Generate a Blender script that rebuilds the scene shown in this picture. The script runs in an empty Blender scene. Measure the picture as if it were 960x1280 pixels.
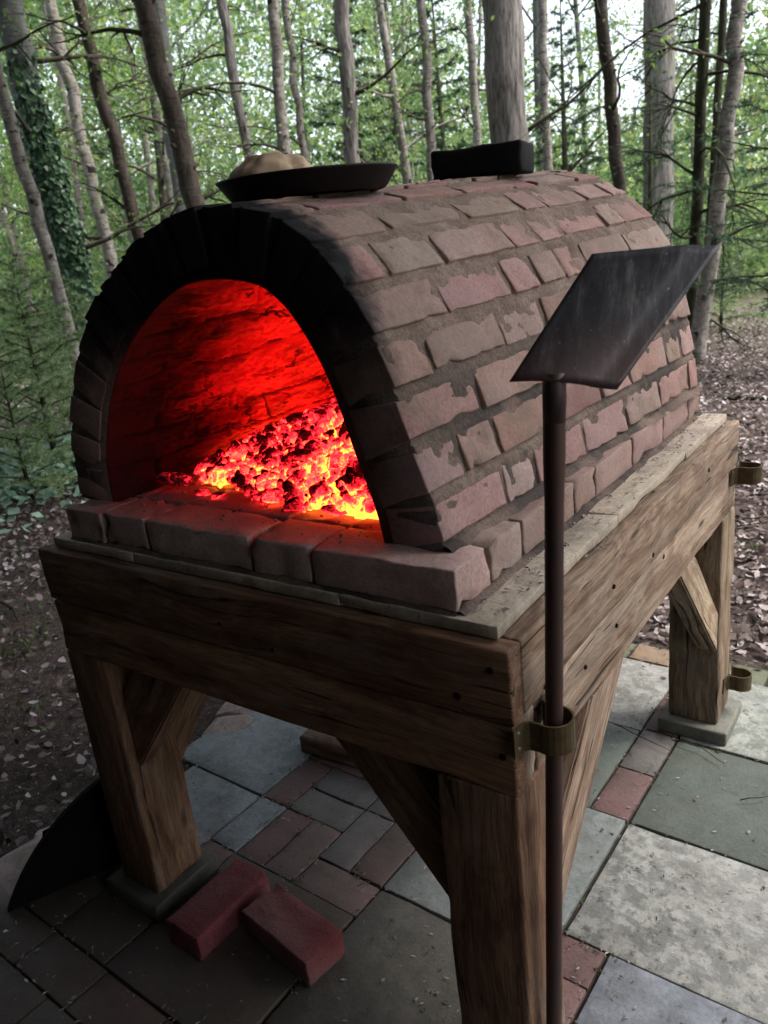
import bpy, bmesh, math, random
import numpy as np
from mathutils import Vector, Matrix, noise as mnoise

R = math.radians
rnd = random.Random(7)
rng = np.random.default_rng(11)
scene = bpy.context.scene
COL = scene.collection

# ------------------------------------------------------------------ camera
CAM = np.array([0.43129, -0.81808, 1.41240])
RT = np.array([0.81753776, 0.56665053, -0.10266054])
UP = np.array([-0.09863764, 0.31342167, 0.94447735])
FW = np.array([-0.56736463, 0.76201971, -0.31212712])
FPX = 980.79
cd = bpy.data.cameras.new('camera')
cam = bpy.data.objects.new('camera', cd)
COL.objects.link(cam)
cam.matrix_world = Matrix(((RT[0], UP[0], -FW[0], CAM[0]), (RT[1], UP[1], -FW[1], CAM[1]),
                           (RT[2], UP[2], -FW[2], CAM[2]), (0, 0, 0, 1)))
cd.sensor_fit = 'VERTICAL'
cd.sensor_height = 32.0
cd.lens = FPX / 1280.0 * 32.0
cd.clip_start = 0.02
cd.clip_end = 2000
scene.camera = cam
cd.dof.use_dof = True          # a phone lens focused on the oven
cd.dof.focus_distance = 1.5
cd.dof.aperture_fstop = 6.0

# ------------------------------------------------------------------ light
SUN_EL, SUN_AZ = R(56), R(62)          # azimuth from +y towards +x
world = bpy.data.worlds.new('World')
scene.world = world
world.use_nodes = True
wn = world.node_tree.nodes
wl = world.node_tree.links
bg = wn['Background']
sky = wn.new('ShaderNodeTexSky')
sky.sky_type = 'NISHITA'
sky.sun_disc = False
sky.sun_elevation = SUN_EL
sky.sun_rotation = SUN_AZ
sky.air_density = 1.0
sky.dust_density = 3.0
sky.ozone_density = 1.0
hs = wn.new('ShaderNodeHueSaturation')
hs.inputs['Saturation'].default_value = 0.45
wl.new(sky.outputs[0], hs.inputs['Color'])
wl.new(hs.outputs[0], bg.inputs[0])
bg.inputs[1].default_value = 0.14
sl = bpy.data.lights.new('sun', 'SUN')
sl.energy = 2.0
sl.angle = R(20)
sl.color = (1.0, 0.95, 0.88)
sun = bpy.data.objects.new('sun', sl)
COL.objects.link(sun)
sdir = Vector((math.sin(SUN_AZ) * math.cos(SUN_EL), math.cos(SUN_AZ) * math.cos(SUN_EL), math.sin(SUN_EL)))
sun.rotation_euler = sdir.to_track_quat('Z', 'Y').to_euler()
sun.location = sdir * 30

scene.view_settings.view_transform = 'Standard'
scene.view_settings.look = 'None'
scene.view_settings.exposure = 1.75
scene.view_settings.gamma = 1.0
scene.render.engine = 'CYCLES'
scene.cycles.use_denoising = True
try:
    scene.cycles.denoiser = 'OPENIMAGEDENOISE'
except Exception:
    pass
scene.cycles.max_bounces = 6
scene.cycles.diffuse_bounces = 3
scene.cycles.glossy_bounces = 2
scene.cycles.transparent_max_bounces = 4
scene.cycles.caustics_reflective = False
scene.cycles.caustics_refractive = False


# ------------------------------------------------------------------ helpers
def ray(px, py):
    return FW + RT * ((px - 480) / FPX) - UP * ((py - 640) / FPX)


FH = np.array([FW[0], FW[1], 0.0]); FH /= np.linalg.norm(FH)
RH = np.array([FH[1], -FH[0], 0.0])


def at_depth(px, py, dist):
    d = ray(px, py)
    return CAM + d * (dist / (d @ FH))


def at_z(px, py, z):
    d = ray(px, py)
    return CAM + d * ((z - CAM[2]) / d[2])


def polar(px, dist, z=0.0):
    """ground point seen at image column px (on the horizon) at a horizontal depth"""
    hy = 316 - (px - 480) * 0.109
    p = at_depth(px, hy, dist)
    return np.array([p[0], p[1], z])


def empty(name, loc=(0, 0, 0), label=None, cat=None, group=None):
    o = bpy.data.objects.new(name, None)
    o.empty_display_size = 0.1
    COL.objects.link(o)
    o.location = loc
    return tag(o, label, cat, group)


def tag(o, label=None, cat=None, group=None, kind=None):
    if label: o['label'] = label
    if cat: o['category'] = cat
    if group: o['group'] = group
    if kind: o['kind'] = kind
    return o


def mesh_obj(name, verts, faces, mat=None, parent=None, smooth=True, loc=None, color=None):
    me = bpy.data.meshes.new(name)
    me.from_pydata([tuple(map(float, v)) for v in verts], [], faces)
    me.update()
    if smooth:
        me.polygons.foreach_set('use_smooth', [True] * len(me.polygons))
    return obj_from(name, me, mat, parent, loc, color)


def obj_from(name, me, mat=None, parent=None, loc=None, color=None):
    if mat and not me.materials:
        me.materials.append(mat)
    o = bpy.data.objects.new(name, me)
    COL.objects.link(o)
    if loc is not None: o.location = loc
    if parent is not None: o.parent = parent
    if color is not None: o.color = (*color, 1)
    return o


def np_mesh(name, V, F, mat, parent=None, smooth=False, color=None):
    """fast mesh from an (n,3) array and an (m,k) index array"""
    me = bpy.data.meshes.new(name)
    V = np.asarray(V, dtype=np.float32); F = np.asarray(F, dtype=np.int32)
    k = F.shape[1]
    me.vertices.add(len(V)); me.vertices.foreach_set('co', V.ravel())
    me.loops.add(F.size); me.loops.foreach_set('vertex_index', F.ravel())
    me.polygons.add(len(F))
    me.polygons.foreach_set('loop_start', np.arange(0, F.size, k, dtype=np.int32))
    me.polygons.foreach_set('use_smooth', np.full(len(F), smooth))
    me.update(calc_edges=True)
    return obj_from(name, me, mat, parent, None, color)


def jit(c, a, r=rnd):
    k = 1 + r.uniform(-a, a)
    return tuple(max(0.0, min(1.0, x * k * (1 + r.uniform(-a, a) * 0.4))) for x in c)


# ---- nodes
class NT:
    def __init__(s, name):
        s.m = bpy.data.materials.new(name); s.m.use_nodes = True
        s.t = s.m.node_tree; s.t.nodes.clear()
        s.out = s.t.nodes.new('ShaderNodeOutputMaterial')

    def n(s, typ, **kw):
        x = s.t.nodes.new('ShaderNode' + typ)
        for k, v in kw.items(): setattr(x, k, v)
        return x

    def put(s, sock, v):
        if hasattr(v, 'is_output') or isinstance(v, bpy.types.NodeSocket):
            s.t.links.new(v, sock)
        else:
            if isinstance(v, (tuple, list)) and len(v) == 3 and sock.type == 'RGBA': v = (*v, 1)
            sock.default_value = v

    def coord(s, kind='Object', obj=None):
        x = s.n('TexCoord')
        if obj: x.object = obj
        return x.outputs[kind]

    def mapping(s, vec, scale=(1, 1, 1), loc=(0, 0, 0)):
        x = s.n('Mapping'); s.put(x.inputs['Vector'], vec)
        x.inputs['Scale'].default_value = scale
        s.put(x.inputs['Location'], loc)
        return x.outputs[0]

    def noise(s, vec, scale, detail=4, rough=0.6, dist=0.0, out='Fac'):
        x = s.n('TexNoise'); s.put(x.inputs['Vector'], vec)
        x.inputs['Scale'].default_value = scale; x.inputs['Detail'].default_value = detail
        x.inputs['Roughness'].default_value = rough; x.inputs['Distortion'].default_value = dist
        return x.outputs[out]

    def vor(s, vec, scale, feature='F1', out='Distance'):
        x = s.n('TexVoronoi', feature=feature); s.put(x.inputs['Vector'], vec)
        x.inputs['Scale'].default_value = scale
        return x.outputs[out]

    def ramp(s, fac, stops, interp='LINEAR'):
        x = s.n('ValToRGB'); s.put(x.inputs[0], fac)
        cr = x.color_ramp; cr.interpolation = interp
        while len(cr.elements) < len(stops): cr.elements.new(0.5)
        for e, (p, c) in zip(cr.elements, stops):
            e.position = p
            e.color = (c, c, c, 1) if isinstance(c, (int, float)) else (*c, 1)
        return x.outputs[0]

    def mix(s, fac, a, b, mode='MIX'):
        x = s.n('Mix', data_type='RGBA', blend_type=mode)
        s.put(x.inputs[0], fac); s.put(x.inputs[6], a); s.put(x.inputs[7], b)
        return x.outputs[2]

    def math(s, op, a, b=0.0, c=None, clamp=False):
        x = s.n('Math', operation=op, use_clamp=clamp)
        s.put(x.inputs[0], a); s.put(x.inputs[1], b)
        if c is not None: s.put(x.inputs[2], c)
        return x.outputs[0]

    def smooth(s, v, lo, hi):
        x = s.n('MapRange', interpolation_type='SMOOTHSTEP'); s.put(x.inputs[0], v)
        s.put(x.inputs[1], lo); s.put(x.inputs[2], hi)
        return x.outputs[0]

    def sep(s, vec):
        x = s.n('SeparateXYZ'); s.put(x.inputs[0], vec)
        return x.outputs

    def offs(s, vec):
        """object-space coordinates shifted by a random amount per object"""
        oi = s.n('ObjectInfo')
        a = s.n('VectorMath', operation='ADD'); s.put(a.inputs[0], vec)
        m = s.n('VectorMath', operation='SCALE'); m.inputs[0].default_value = (37, 53, 71)
        s.put(m.inputs['Scale'], oi.outputs['Random'])
        s.put(a.inputs[1], m.outputs[0])
        return a.outputs[0], oi

    def bump(s, h, strength=0.3, dist=0.01):
        x = s.n('Bump'); s.put(x.inputs['Height'], h)
        x.inputs['Strength'].default_value = strength; x.inputs['Distance'].default_value = dist
        return x.outputs[0]

    def bsdf(s, color, rough=0.8, normal=None, spec=0.3, metal=0.0, emis=None, estr=0.0):
        b = s.n('BsdfPrincipled')
        s.put(b.inputs['Base Color'], color); s.put(b.inputs['Roughness'], rough)
        b.inputs['Specular IOR Level'].default_value = spec
        b.inputs['Metallic'].default_value = metal
        if normal is not None: s.put(b.inputs['Normal'], normal)
        if emis is not None:
            s.put(b.inputs['Emission Color'], emis); s.put(b.inputs['Emission Strength'], estr)
        s.t.links.new(b.outputs[0], s.out.inputs[0])
        return s.m


# ---- the oven's own empty comes first: soot is placed in its coordinates
W, D, H, HF = 1.088, 1.365, 0.9015, 0.237
oven = empty('pizza_oven', (0, 0, 0),
             'barrel vaulted brick pizza oven with a sooty mouth and glowing inside', 'oven')


def soot_mask(s):
    """black soot: thick round the mouth of the vault, inside its front and along the crown's front edge"""
    p = s.coord('Object', oven)
    x, y, z = s.sep(p)
    n1 = s.noise(p, 9, 4, 0.6); n2 = s.noise(p, 34, 3, 0.6)
    nn = s.math('ADD', s.math('MULTIPLY', s.math('SUBTRACT', n1, 0.5), 0.16), s.math('MULTIPLY', s.math('SUBTRACT', n2, 0.5), 0.05))
    yy = s.math('ADD', y, nn)
    zz = s.math('ADD', z, nn)
    # the outside: fades just behind the front edge, more of it near the crown
    edge = s.math('ADD', 0.088, s.math('MULTIPLY', s.smooth(zz, 1.30, 1.50), 0.05))
    front = s.math('SUBTRACT', 1.0, s.smooth(yy, edge, s.math('ADD', edge, 0.06)))
    high = s.math('ADD', 0.12, s.math('MULTIPLY', s.smooth(zz, 1.16, 1.34), 0.88))
    front = s.math('MULTIPLY', front, high)
    return front, (x, y, z), nn


def masonry(name, soot=0, smear=0.5, rough=0.88, smear_col=(0.17, 0.125, 0.095), bump=0.5):
    s = NT(name)
    ob = s.coord('Object'); v, oi = s.offs(ob)
    base = oi.outputs['Color']
    big = s.noise(v, 11, 5, 0.65)
    fine = s.noise(v, 150, 5, 0.75)
    c = s.mix(s.ramp(big, [(0.25, 0.0), (0.75, 1.0)]), base, s.mix(1.0, base, (0.72, 0.66, 0.66), 'MULTIPLY'))
    c = s.mix(s.math('MULTIPLY', s.ramp(fine, [(0.38, 1.0), (0.56, 0.0)]), 0.55), c, s.mix(1.0, c, (0.5, 0.48, 0.46), 'MULTIPLY'))
    # mortar smeared over the face
    sm = s.noise(v, 16, 6, 0.68, 0.6)
    rr = s.math('MULTIPLY', s.math('SUBTRACT', oi.outputs['Random'], 0.5), 0.30)
    th = s.math('ADD', sm, rr)
    sm = s.ramp(th, [(0.44, 0.0), (0.66, 1.0)])
    c = s.mix(s.math('MULTIPLY', sm, smear), c, smear_col)
    # ash dust bloom
    du = s.ramp(s.noise(v, 5, 3, 0.5), [(0.45, 0.0), (0.75, 1.0)])
    c = s.mix(s.math('MULTIPLY', du, 0.22), c, (0.36, 0.31, 0.29))
    hgt = s.math('ADD', s.math('MULTIPLY', s.noise(v, 90, 6, 0.78), 1.4), s.math('MULTIPLY', sm, 0.5))
    if soot:
        f, (x, y, z), nn = soot_mask(s)
        if soot == 2:   # inside faces: coated black near the mouth and up in the crown
            pass
        c = s.mix(f, c, (0.0025, 0.0025, 0.0025))
    return s.bsdf(c, rough, s.bump(hgt, bump, 0.004), 0.25)


M_brick = masonry('oven_brick', soot=1, smear=0.75)
M_hearth = masonry('hearth_brick', soot=0, smear=0.45, smear_col=(0.20, 0.14, 0.12))
M_loose = masonry('loose_brick', soot=0, smear=0.38, smear_col=(0.10, 0.05, 0.048), bump=0.8)


def mat_mortar():
    s = NT('mortar')
    p = s.coord('Object', oven)
    n = s.noise(p, 14, 5, 0.65); f = s.noise(p, 160, 3, 0.7)
    c = s.ramp(n, [(0.3, (0.115, 0.08, 0.063)), (0.5, (0.195, 0.142, 0.113)), (0.75, (0.28, 0.21, 0.172))])
    c = s.mix(s.math('MULTIPLY', s.ramp(f, [(0.35, 1.0), (0.6, 0.0)]), 0.5), c, (0.05, 0.04, 0.035))
    # darker bands low on the flank
    x, y, z = s.sep(p)
    lo = s.math('MULTIPLY', s.ramp(s.noise(p, 7, 5, 0.65), [(0.42, 0.0), (0.56, 1.0)]), s.math('SUBTRACT', 1.0, s.smooth(z, 1.12, 1.36)))
    c = s.mix(s.math('MULTIPLY', lo, 0.85), c, (0.035, 0.031, 0.03))
    fr, _, _ = soot_mask(s)
    c = s.mix(fr, c, (0.0025, 0.0025, 0.0025))
    return s.bsdf(c, 0.95, s.bump(s.math('ADD', f, s.noise(p, 45, 4, 0.7)), 0.7, 0.004), 0.15)


M_mortar = mat_mortar()


def mat_inside():
    """the vault's inner skin: flaking brick and mortar, sooted black towards the mouth and the crown's front"""
    s = NT('vault_lining')
    p = s.coord('Object', oven)
    x, y, z = s.sep(p)
    q = s.mapping(p, (1.0, 0.35, 1.0))
    n = s.noise(q, 12, 6, 0.65)
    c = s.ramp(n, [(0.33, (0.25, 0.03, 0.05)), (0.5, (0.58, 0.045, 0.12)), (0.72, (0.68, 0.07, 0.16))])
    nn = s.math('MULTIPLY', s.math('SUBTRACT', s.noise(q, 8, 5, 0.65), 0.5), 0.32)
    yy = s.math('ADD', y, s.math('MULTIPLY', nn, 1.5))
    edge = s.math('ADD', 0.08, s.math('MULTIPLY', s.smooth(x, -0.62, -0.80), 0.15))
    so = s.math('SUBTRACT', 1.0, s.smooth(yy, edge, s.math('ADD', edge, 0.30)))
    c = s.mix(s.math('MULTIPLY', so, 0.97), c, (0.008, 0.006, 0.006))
    w = s.n('VectorMath', operation='ADD'); s.put(w.inputs[0], q)
    wd = s.n('VectorMath', operation='SCALE'); s.put(wd.inputs[0], s.noise(q, 9, 4, 0.65, out='Color')); wd.inputs['Scale'].default_value = 0.16
    s.put(w.inputs[1], wd.outputs[0])
    cr = s.vor(s.mapping(w.outputs[0], (1.0, 1.0, 1.5)), 8.5, 'DISTANCE_TO_EDGE')
    c = s.mix(s.math('MULTIPLY', s.ramp(cr, [(0.012, 1.0), (0.05, 0.0)]), s.ramp(s.noise(p, 6, 3), [(0.4, 0.2), (0.6, 0.95)])), c, (0.01, 0.006, 0.006))
    ja = s.n('Attribute'); ja.attribute_name = 'joint'
    c = s.mix(s.math('MULTIPLY', s.smooth(ja.outputs['Fac'], 0.15, 0.7), 0.92), c, (0.012, 0.007, 0.007))
    return s.bsdf(c, 0.9, s.bump(s.noise(q, 60, 6, 0.75), 0.9, 0.008), 0.15)


M_inside = mat_inside()


def mat_oak():
    s = NT('oak')
    ob = s.coord('Object'); v, oi = s.offs(ob)
    base = oi.outputs['Color']
    wv = s.n('VectorMath', operation='ADD'); s.put(wv.inputs[0], v)
    dn = s.n('VectorMath', operation='SCALE'); s.put(dn.inputs[0], s.noise(s.mapping(v, (3, 10, 10)), 1.0, 2, 0.5, out='Color')); dn.inputs['Scale'].default_value = 0.05
    s.put(wv.inputs[1], dn.outputs[0]); v = wv.outputs[0]
    g = s.noise(s.mapping(v, (2.0, 42, 42)), 1.0, 8, 0.72)
    g2 = s.noise(s.mapping(v, (9, 260, 260)), 1.0, 4, 0.7)
    fig = s.noise(s.mapping(v, (5, 13, 13)), 1.0, 5, 0.62, 1.6)
    c = s.mix(s.ramp(g, [(0.36, 0.0), (0.62, 1.0)]), s.mix(1.0, base, (0.46, 0.41, 0.38), 'MULTIPLY'), s.mix(1.0, base, (1.12, 1.1, 1.08), 'MULTIPLY'))
    c = s.mix(s.math('MULTIPLY', s.ramp(g2, [(0.45, 1.0), (0.51, 0.0)]), 0.55), c, s.mix(1.0, c, (0.42, 0.39, 0.37), 'MULTIPLY'))
    c = s.mix(s.math('MULTIPLY', s.ramp(fig, [(0.46, 0.0), (0.60, 1.0)]), 0.65), c, s.mix(1.0, c, (0.5, 0.38, 0.32), 'MULTIPLY'))
    # grey weathering in patches
    c = s.mix(s.math('MULTIPLY', s.ramp(s.noise(s.mapping(v, (4, 14, 14)), 1.0, 5, 0.7), [(0.5, 0.0), (0.7, 1.0)]), 0.4), c, (0.22, 0.20, 0.175))
    # knots
    kd = s.vor(s.mapping(v, (3.2, 13, 13)), 1.0)
    c = s.mix(s.ramp(kd, [(0.05, 1.0), (0.13, 0.0)]), c, (0.045, 0.028, 0.018))
    # shakes along the grain
    ck = s.ramp(s.noise(s.mapping(v, (1.3, 75, 75)), 1.0, 2, 0.5), [(0.325, 1.0), (0.345, 0.0)])
    c = s.mix(s.math('MULTIPLY', ck, 0.9), c, (0.014, 0.010, 0.008))
    hh = s.math('SUBTRACT', s.math('ADD', g2, g), s.math('MULTIPLY', ck, 3.0))
    return s.bsdf(c, 0.78, s.bump(hh, 0.5, 0.004), 0.25)


M_oak = mat_oak()


def mat_slab():
    s = NT('paving_stone')
    ob = s.coord('Object'); v, oi = s.offs(ob)
    base = oi.outputs['Color']
    big = s.noise(v, 5, 5, 0.6); mid = s.noise(v, 26, 5, 0.7); fine = s.noise(v, 130, 3, 0.7)
    c = s.mix(s.ramp(big, [(0.3, 0.0), (0.7, 1.0)]), s.mix(1.0, base, (0.62, 0.64, 0.62), 'MULTIPLY'), base)
    al = oi.outputs['Alpha']
    # lichen and grit: strong on the pale concrete slabs, faint on the others (obj alpha carries how much)
    li = s.ramp(mid, [(0.44, 0.0), (0.56, 1.0)])
    c = s.mix(s.math('MULTIPLY', li, s.math('MULTIPLY', al, 0.8)), c, s.mix(1.0, base, (1.45, 1.45, 1.4), 'MULTIPLY'))
    dk = s.ramp(s.noise(v, 33, 4, 0.75), [(0.33, 1.0), (0.43, 0.0)])
    c = s.mix(s.math('MULTIPLY', dk, s.math('MULTIPLY', al, 0.8)), c, (0.07, 0.065, 0.06))
    c = s.mix(s.math('MULTIPLY', s.ramp(fine, [(0.38, 1.0), (0.58, 0.0)]), 0.28), c, s.mix(1.0, c, (0.5, 0.5, 0.5), 'MULTIPLY'))
    # soil and moss creeping in, in world coordinates so that it crosses the joints
    geo = s.n('NewGeometry').outputs['Position']
    so = s.ramp(s.noise(geo, 4.2, 7, 0.72), [(0.46, 0.0), (0.68, 1.0)])
    c = s.mix(s.math('MULTIPLY', so, 0.6), c, (0.055, 0.05, 0.038))
    so = s.ramp(s.noise(geo, 26, 5, 0.8, 0.5), [(0.56, 0.0), (0.66, 1.0)])
    c = s.mix(s.math('MULTIPLY', so, 0.45), c, (0.045, 0.04, 0.032))
    return s.bsdf(c, s.ramp(mid, [(0.3, 0.55), (0.7, 0.85)]), s.bump(s.math('ADD', mid, fine), 0.35, 0.004), 0.35)


M_slab = mat_slab()


def mat_simple(name, col, rough=0.6, scale=30, var=0.35, metal=0.0, spec=0.3, bump=0.2, col2=None, stops=(0.35, 0.65)):
    s = NT(name)
    v, oi = s.offs(s.coord('Object'))
    n = s.noise(v, scale, 5, 0.65)
    b = col2 or tuple(x * (1 - var) for x in col)
    c = s.ramp(n, [(stops[0], b), (stops[1], col)])
    return s.bsdf(c, rough, s.bump(s.noise(v, scale * 4, 4, 0.7), bump, 0.003), spec, metal)


M_soot_brick = mat_simple('sooty_block', (0.010, 0.009, 0.009), 0.8, 40, 0.4, spec=0.15)
M_pan = mat_simple('black_steel_pan', (0.006, 0.005, 0.005), 0.6, 25, 0.4, spec=0.2, col2=(0.014, 0.007, 0.006), stops=(0.3, 0.5))
M_dough = mat_simple('bread_dough', (0.50, 0.36, 0.235), 0.75, 16, 0.25, bump=0.15)
M_door = mat_simple('sooty_door', (0.003, 0.003, 0.003), 0.85, 18, 0.4, spec=0.1)
M_brass = mat_simple('olive_brass', (0.13, 0.095, 0.05), 0.45, 60, 0.4, metal=0.7, bump=0.1)
M_screw = mat_simple('screw_steel', (0.25, 0.24, 0.22), 0.4, 60, 0.4, metal=0.9)
M_hole = mat_simple('screw_hole', (0.012, 0.010, 0.009), 0.9, 60, 0.4, spec=0.1)
M_rust = mat_simple('dark_rusty_steel', (0.030, 0.022, 0.020), 0.5, 22, 0.4, metal=0.0, spec=0.4, col2=(0.055, 0.022, 0.014))
M_bed = mat_simple('jointing_sand', (0.05, 0.042, 0.034), 0.95, 60, 0.5)
M_billet = M_oak


def mat_blade():
    s = NT('peel_blade_steel')
    p = s.coord('Object')
    x, y, z = s.sep(p)
    def dotp(v3):
        d = s.n('VectorMath', operation='DOT_PRODUCT'); s.put(d.inputs[0], p); d.inputs[1].default_value = v3
        return d.outputs['Value']
    cb = s.n('CombineXYZ'); s.put(cb.inputs[0], dotp((.31, .70, .64))); s.put(cb.inputs[1], dotp((.93, .30, -.1)))
    uv = cb.outputs[0]
    n = s.noise(s.mapping(uv, (9, 42, 1)), 1.0, 7, 0.72, 0.3)
    sc = s.noise(s.mapping(uv, (14, 420, 1)), 1.0, 3, 0.6)
    n = s.math('ADD', n, s.math('MULTIPLY', s.math('SUBTRACT', sc, 0.5), 0.12))
    n2 = s.noise(p, 90, 4, 0.7)
    sp = s.ramp(s.noise(p, 160, 2, 0.5), [(0.70, 0.0), (0.74, 1.0)])
    c = s.ramp(n, [(0.40, (0.020, 0.020, 0.024)), (0.54, (0.05, 0.05, 0.056)), (0.70, (0.20, 0.195, 0.19))])
    c = s.mix(s.math('MULTIPLY', sp, 0.6), c, (0.3, 0.29, 0.28))
    ru = s.math('MULTIPLY', s.math('SUBTRACT', 1.0, s.smooth(z, 0.01, 0.10)), s.ramp(n2, [(0.3, 0.5), (0.6, 1.0)]))
    c = s.mix(s.math('MULTIPLY', ru, 0.8), c, (0.055, 0.022, 0.016))
    return s.bsdf(c, s.ramp(n, [(0.3, 0.55), (0.7, 0.38)]), s.bump(n2, 0.2, 0.002), 0.5, 0.35)


M_blade = mat_blade()


def mat_leaf(name, stops, trans=0.4, rough=0.6, per='island', clumps=False):
    s = NT(name)
    if per == 'island':
        r = s.n('NewGeometry').outputs['Random Per Island']
    else:
        r = s.n('ObjectInfo').outputs['Random']
    c = s.ramp(r, stops)
    if clumps:
        k = s.noise(s.n('NewGeometry').outputs['Position'], 0.55, 3, 0.6)
        c = s.mix(1.0, c, s.ramp(k, [(0.34, (0.45, 0.56, 0.52)), (0.5, (0.95, 1.0, 0.9)), (0.64, (1.4, 1.28, 1.1))]), 'MULTIPLY')
    d = s.n('BsdfPrincipled'); s.put(d.inputs['Base Color'], c); d.inputs['Roughness'].default_value = rough
    d.inputs['Specular IOR Level'].default_value = 0.25
    if trans > 0:
        t = s.n('BsdfTranslucent'); s.put(t.inputs[0], s.mix(1.0, c, (1.0, 1.0, 0.6), 'MULTIPLY'))
        m = s.n('MixShader'); m.inputs[0].default_value = trans
        s.t.links.new(d.outputs[0], m.inputs[1]); s.t.links.new(t.outputs[0], m.inputs[2])
        s.t.links.new(m.outputs[0], s.out.inputs[0])
    else:
        s.t.links.new(d.outputs[0], s.out.inputs[0])
    return s.m


M_spring = mat_leaf('spring_leaf', [(0.0, (0.10, 0.19, 0.08)), (0.5, (0.20, 0.32, 0.13)), (1.0, (0.32, 0.43, 0.20))], 0.55, clumps=True)
M_far = mat_leaf('far_leaf', [(0.0, (0.09, 0.16, 0.10)), (0.4, (0.18, 0.28, 0.165)), (0.8, (0.29, 0.39, 0.235)), (1.0, (0.31, 0.31, 0.25))], 0.55, clumps=True)
M_needle = mat_leaf('conifer_needle', [(0.0, (0.025, 0.055, 0.035)), (0.6, (0.05, 0.095, 0.06)), (1.0, (0.09, 0.14, 0.085))], 0.25)
M_sapling = mat_leaf('sapling_needle', [(0.0, (0.12, 0.19, 0.11)), (0.6, (0.24, 0.33, 0.20)), (1.0, (0.38, 0.46, 0.29))], 0.5)
M_ivy = mat_leaf('ivy_leaf', [(0.0, (0.02, 0.055, 0.03)), (0.6, (0.05, 0.11, 0.055)), (1.0, (0.10, 0.18, 0.09))], 0.15, 0.4)
M_groundivy = mat_leaf('ground_ivy_leaf', [(0.0, (0.10, 0.19, 0.14)), (0.6, (0.19, 0.31, 0.23)), (1.0, (0.30, 0.42, 0.31))], 0.2, 0.4)
M_litter = mat_leaf('fallen_leaf', [(0.0, (0.05, 0.038, 0.03)), (0.3, (0.10, 0.075, 0.068)), (0.6, (0.17, 0.132, 0.124)), (0.85, (0.26, 0.22, 0.215)), (1.0, (0.38, 0.34, 0.34))], 0.0, 0.7)
M_grass = mat_leaf('grass_blade', [(0.0, (0.05, 0.085, 0.03)), (1.0, (0.12, 0.17, 0.07))], 0.3)


def mat_bark(name, kind):
    s = NT(name)
    v, oi = s.offs(s.coord('Object'))
    x, y, z = s.sep(v)
    if kind == 'birch':
        n = s.noise(s.mapping(v, (14, 14, 10)), 1.0, 5, 0.65)
        c = s.ramp(n, [(0.3, (0.13, 0.115, 0.10)), (0.55, (0.25, 0.228, 0.205)), (0.75, (0.40, 0.38, 0.355))])
        l = s.noise(s.mapping(v, (9, 9, 46)), 1.0, 3, 0.7, 0.3)
        c = s.mix(s.math('MULTIPLY', s.ramp(l, [(0.36, 1.0), (0.44, 0.0)]), 0.85), c, (0.045, 0.038, 0.032))
        k = s.noise(s.mapping(v, (5, 5, 6.5)), 1.0, 2, 0.5)
        c = s.mix(s.ramp(k, [(0.31, 1.0), (0.36, 0.0)]), c, (0.025, 0.021, 0.018))
    elif kind == 'brown':
        n = s.noise(s.mapping(v, (18, 18, 7)), 1.0, 5, 0.65)
        c = s.ramp(n, [(0.3, (0.03, 0.024, 0.02)), (0.6, (0.072, 0.058, 0.048)), (0.8, (0.14, 0.12, 0.10))])
        l = s.noise(s.mapping(v, (8, 8, 30)), 1.0, 3, 0.7, 0.3)
        c = s.mix(s.math('MULTIPLY', s.ramp(l, [(0.36, 1.0), (0.43, 0.0)]), 0.8), c, (0.025, 0.02, 0.017))
    elif kind == 'pine':
        n = s.noise(s.mapping(v, (30, 30, 4)), 1.0, 6, 0.7, 0.4)
        c = s.ramp(n, [(0.36, (0.06, 0.053, 0.048)), (0.5, (0.17, 0.155, 0.145)), (0.68, (0.29, 0.275, 0.26))])
        l = n
    elif kind == 'beech':
        n = s.noise(s.mapping(v, (9, 9, 3)), 1.0, 5, 0.6)
        c = s.ramp(n, [(0.3, (0.075, 0.08, 0.077)), (0.55, (0.13, 0.135, 0.13)), (0.8, (0.19, 0.19, 0.183))])
        l = s.noise(s.mapping(v, (6, 6, 40)), 1.0, 3, 0.6)
    else:  # dark mossy
        n = s.noise(s.mapping(v, (20, 20, 8)), 1.0, 5, 0.65)
        c = s.ramp(n, [(0.3, (0.016, 0.015, 0.011)), (0.6, (0.04, 0.042, 0.024)), (0.8, (0.085, 0.085, 0.05))])
        l = n
    # green algae low on the trunk and on one side
    nz = s.sep(s.n('NewGeometry').outputs['Normal'])
    al = s.math('MULTIPLY', s.smooth(nz[0], 0.9, -0.9), s.ramp(s.noise(v, 3, 4, 0.6), [(0.42, 0.0), (0.65, 1.0)]))
    c = s.mix(s.math('MULTIPLY', al, 0.45), c, (0.075, 0.10, 0.04))
    return s.bsdf(c, 0.9, s.bump(s.math('ADD', n, l), 0.6, 0.02), 0.15)


BARK = {k: mat_bark(k + '_bark', k) for k in ('birch', 'brown', 'pine', 'beech', 'dark')}


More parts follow.
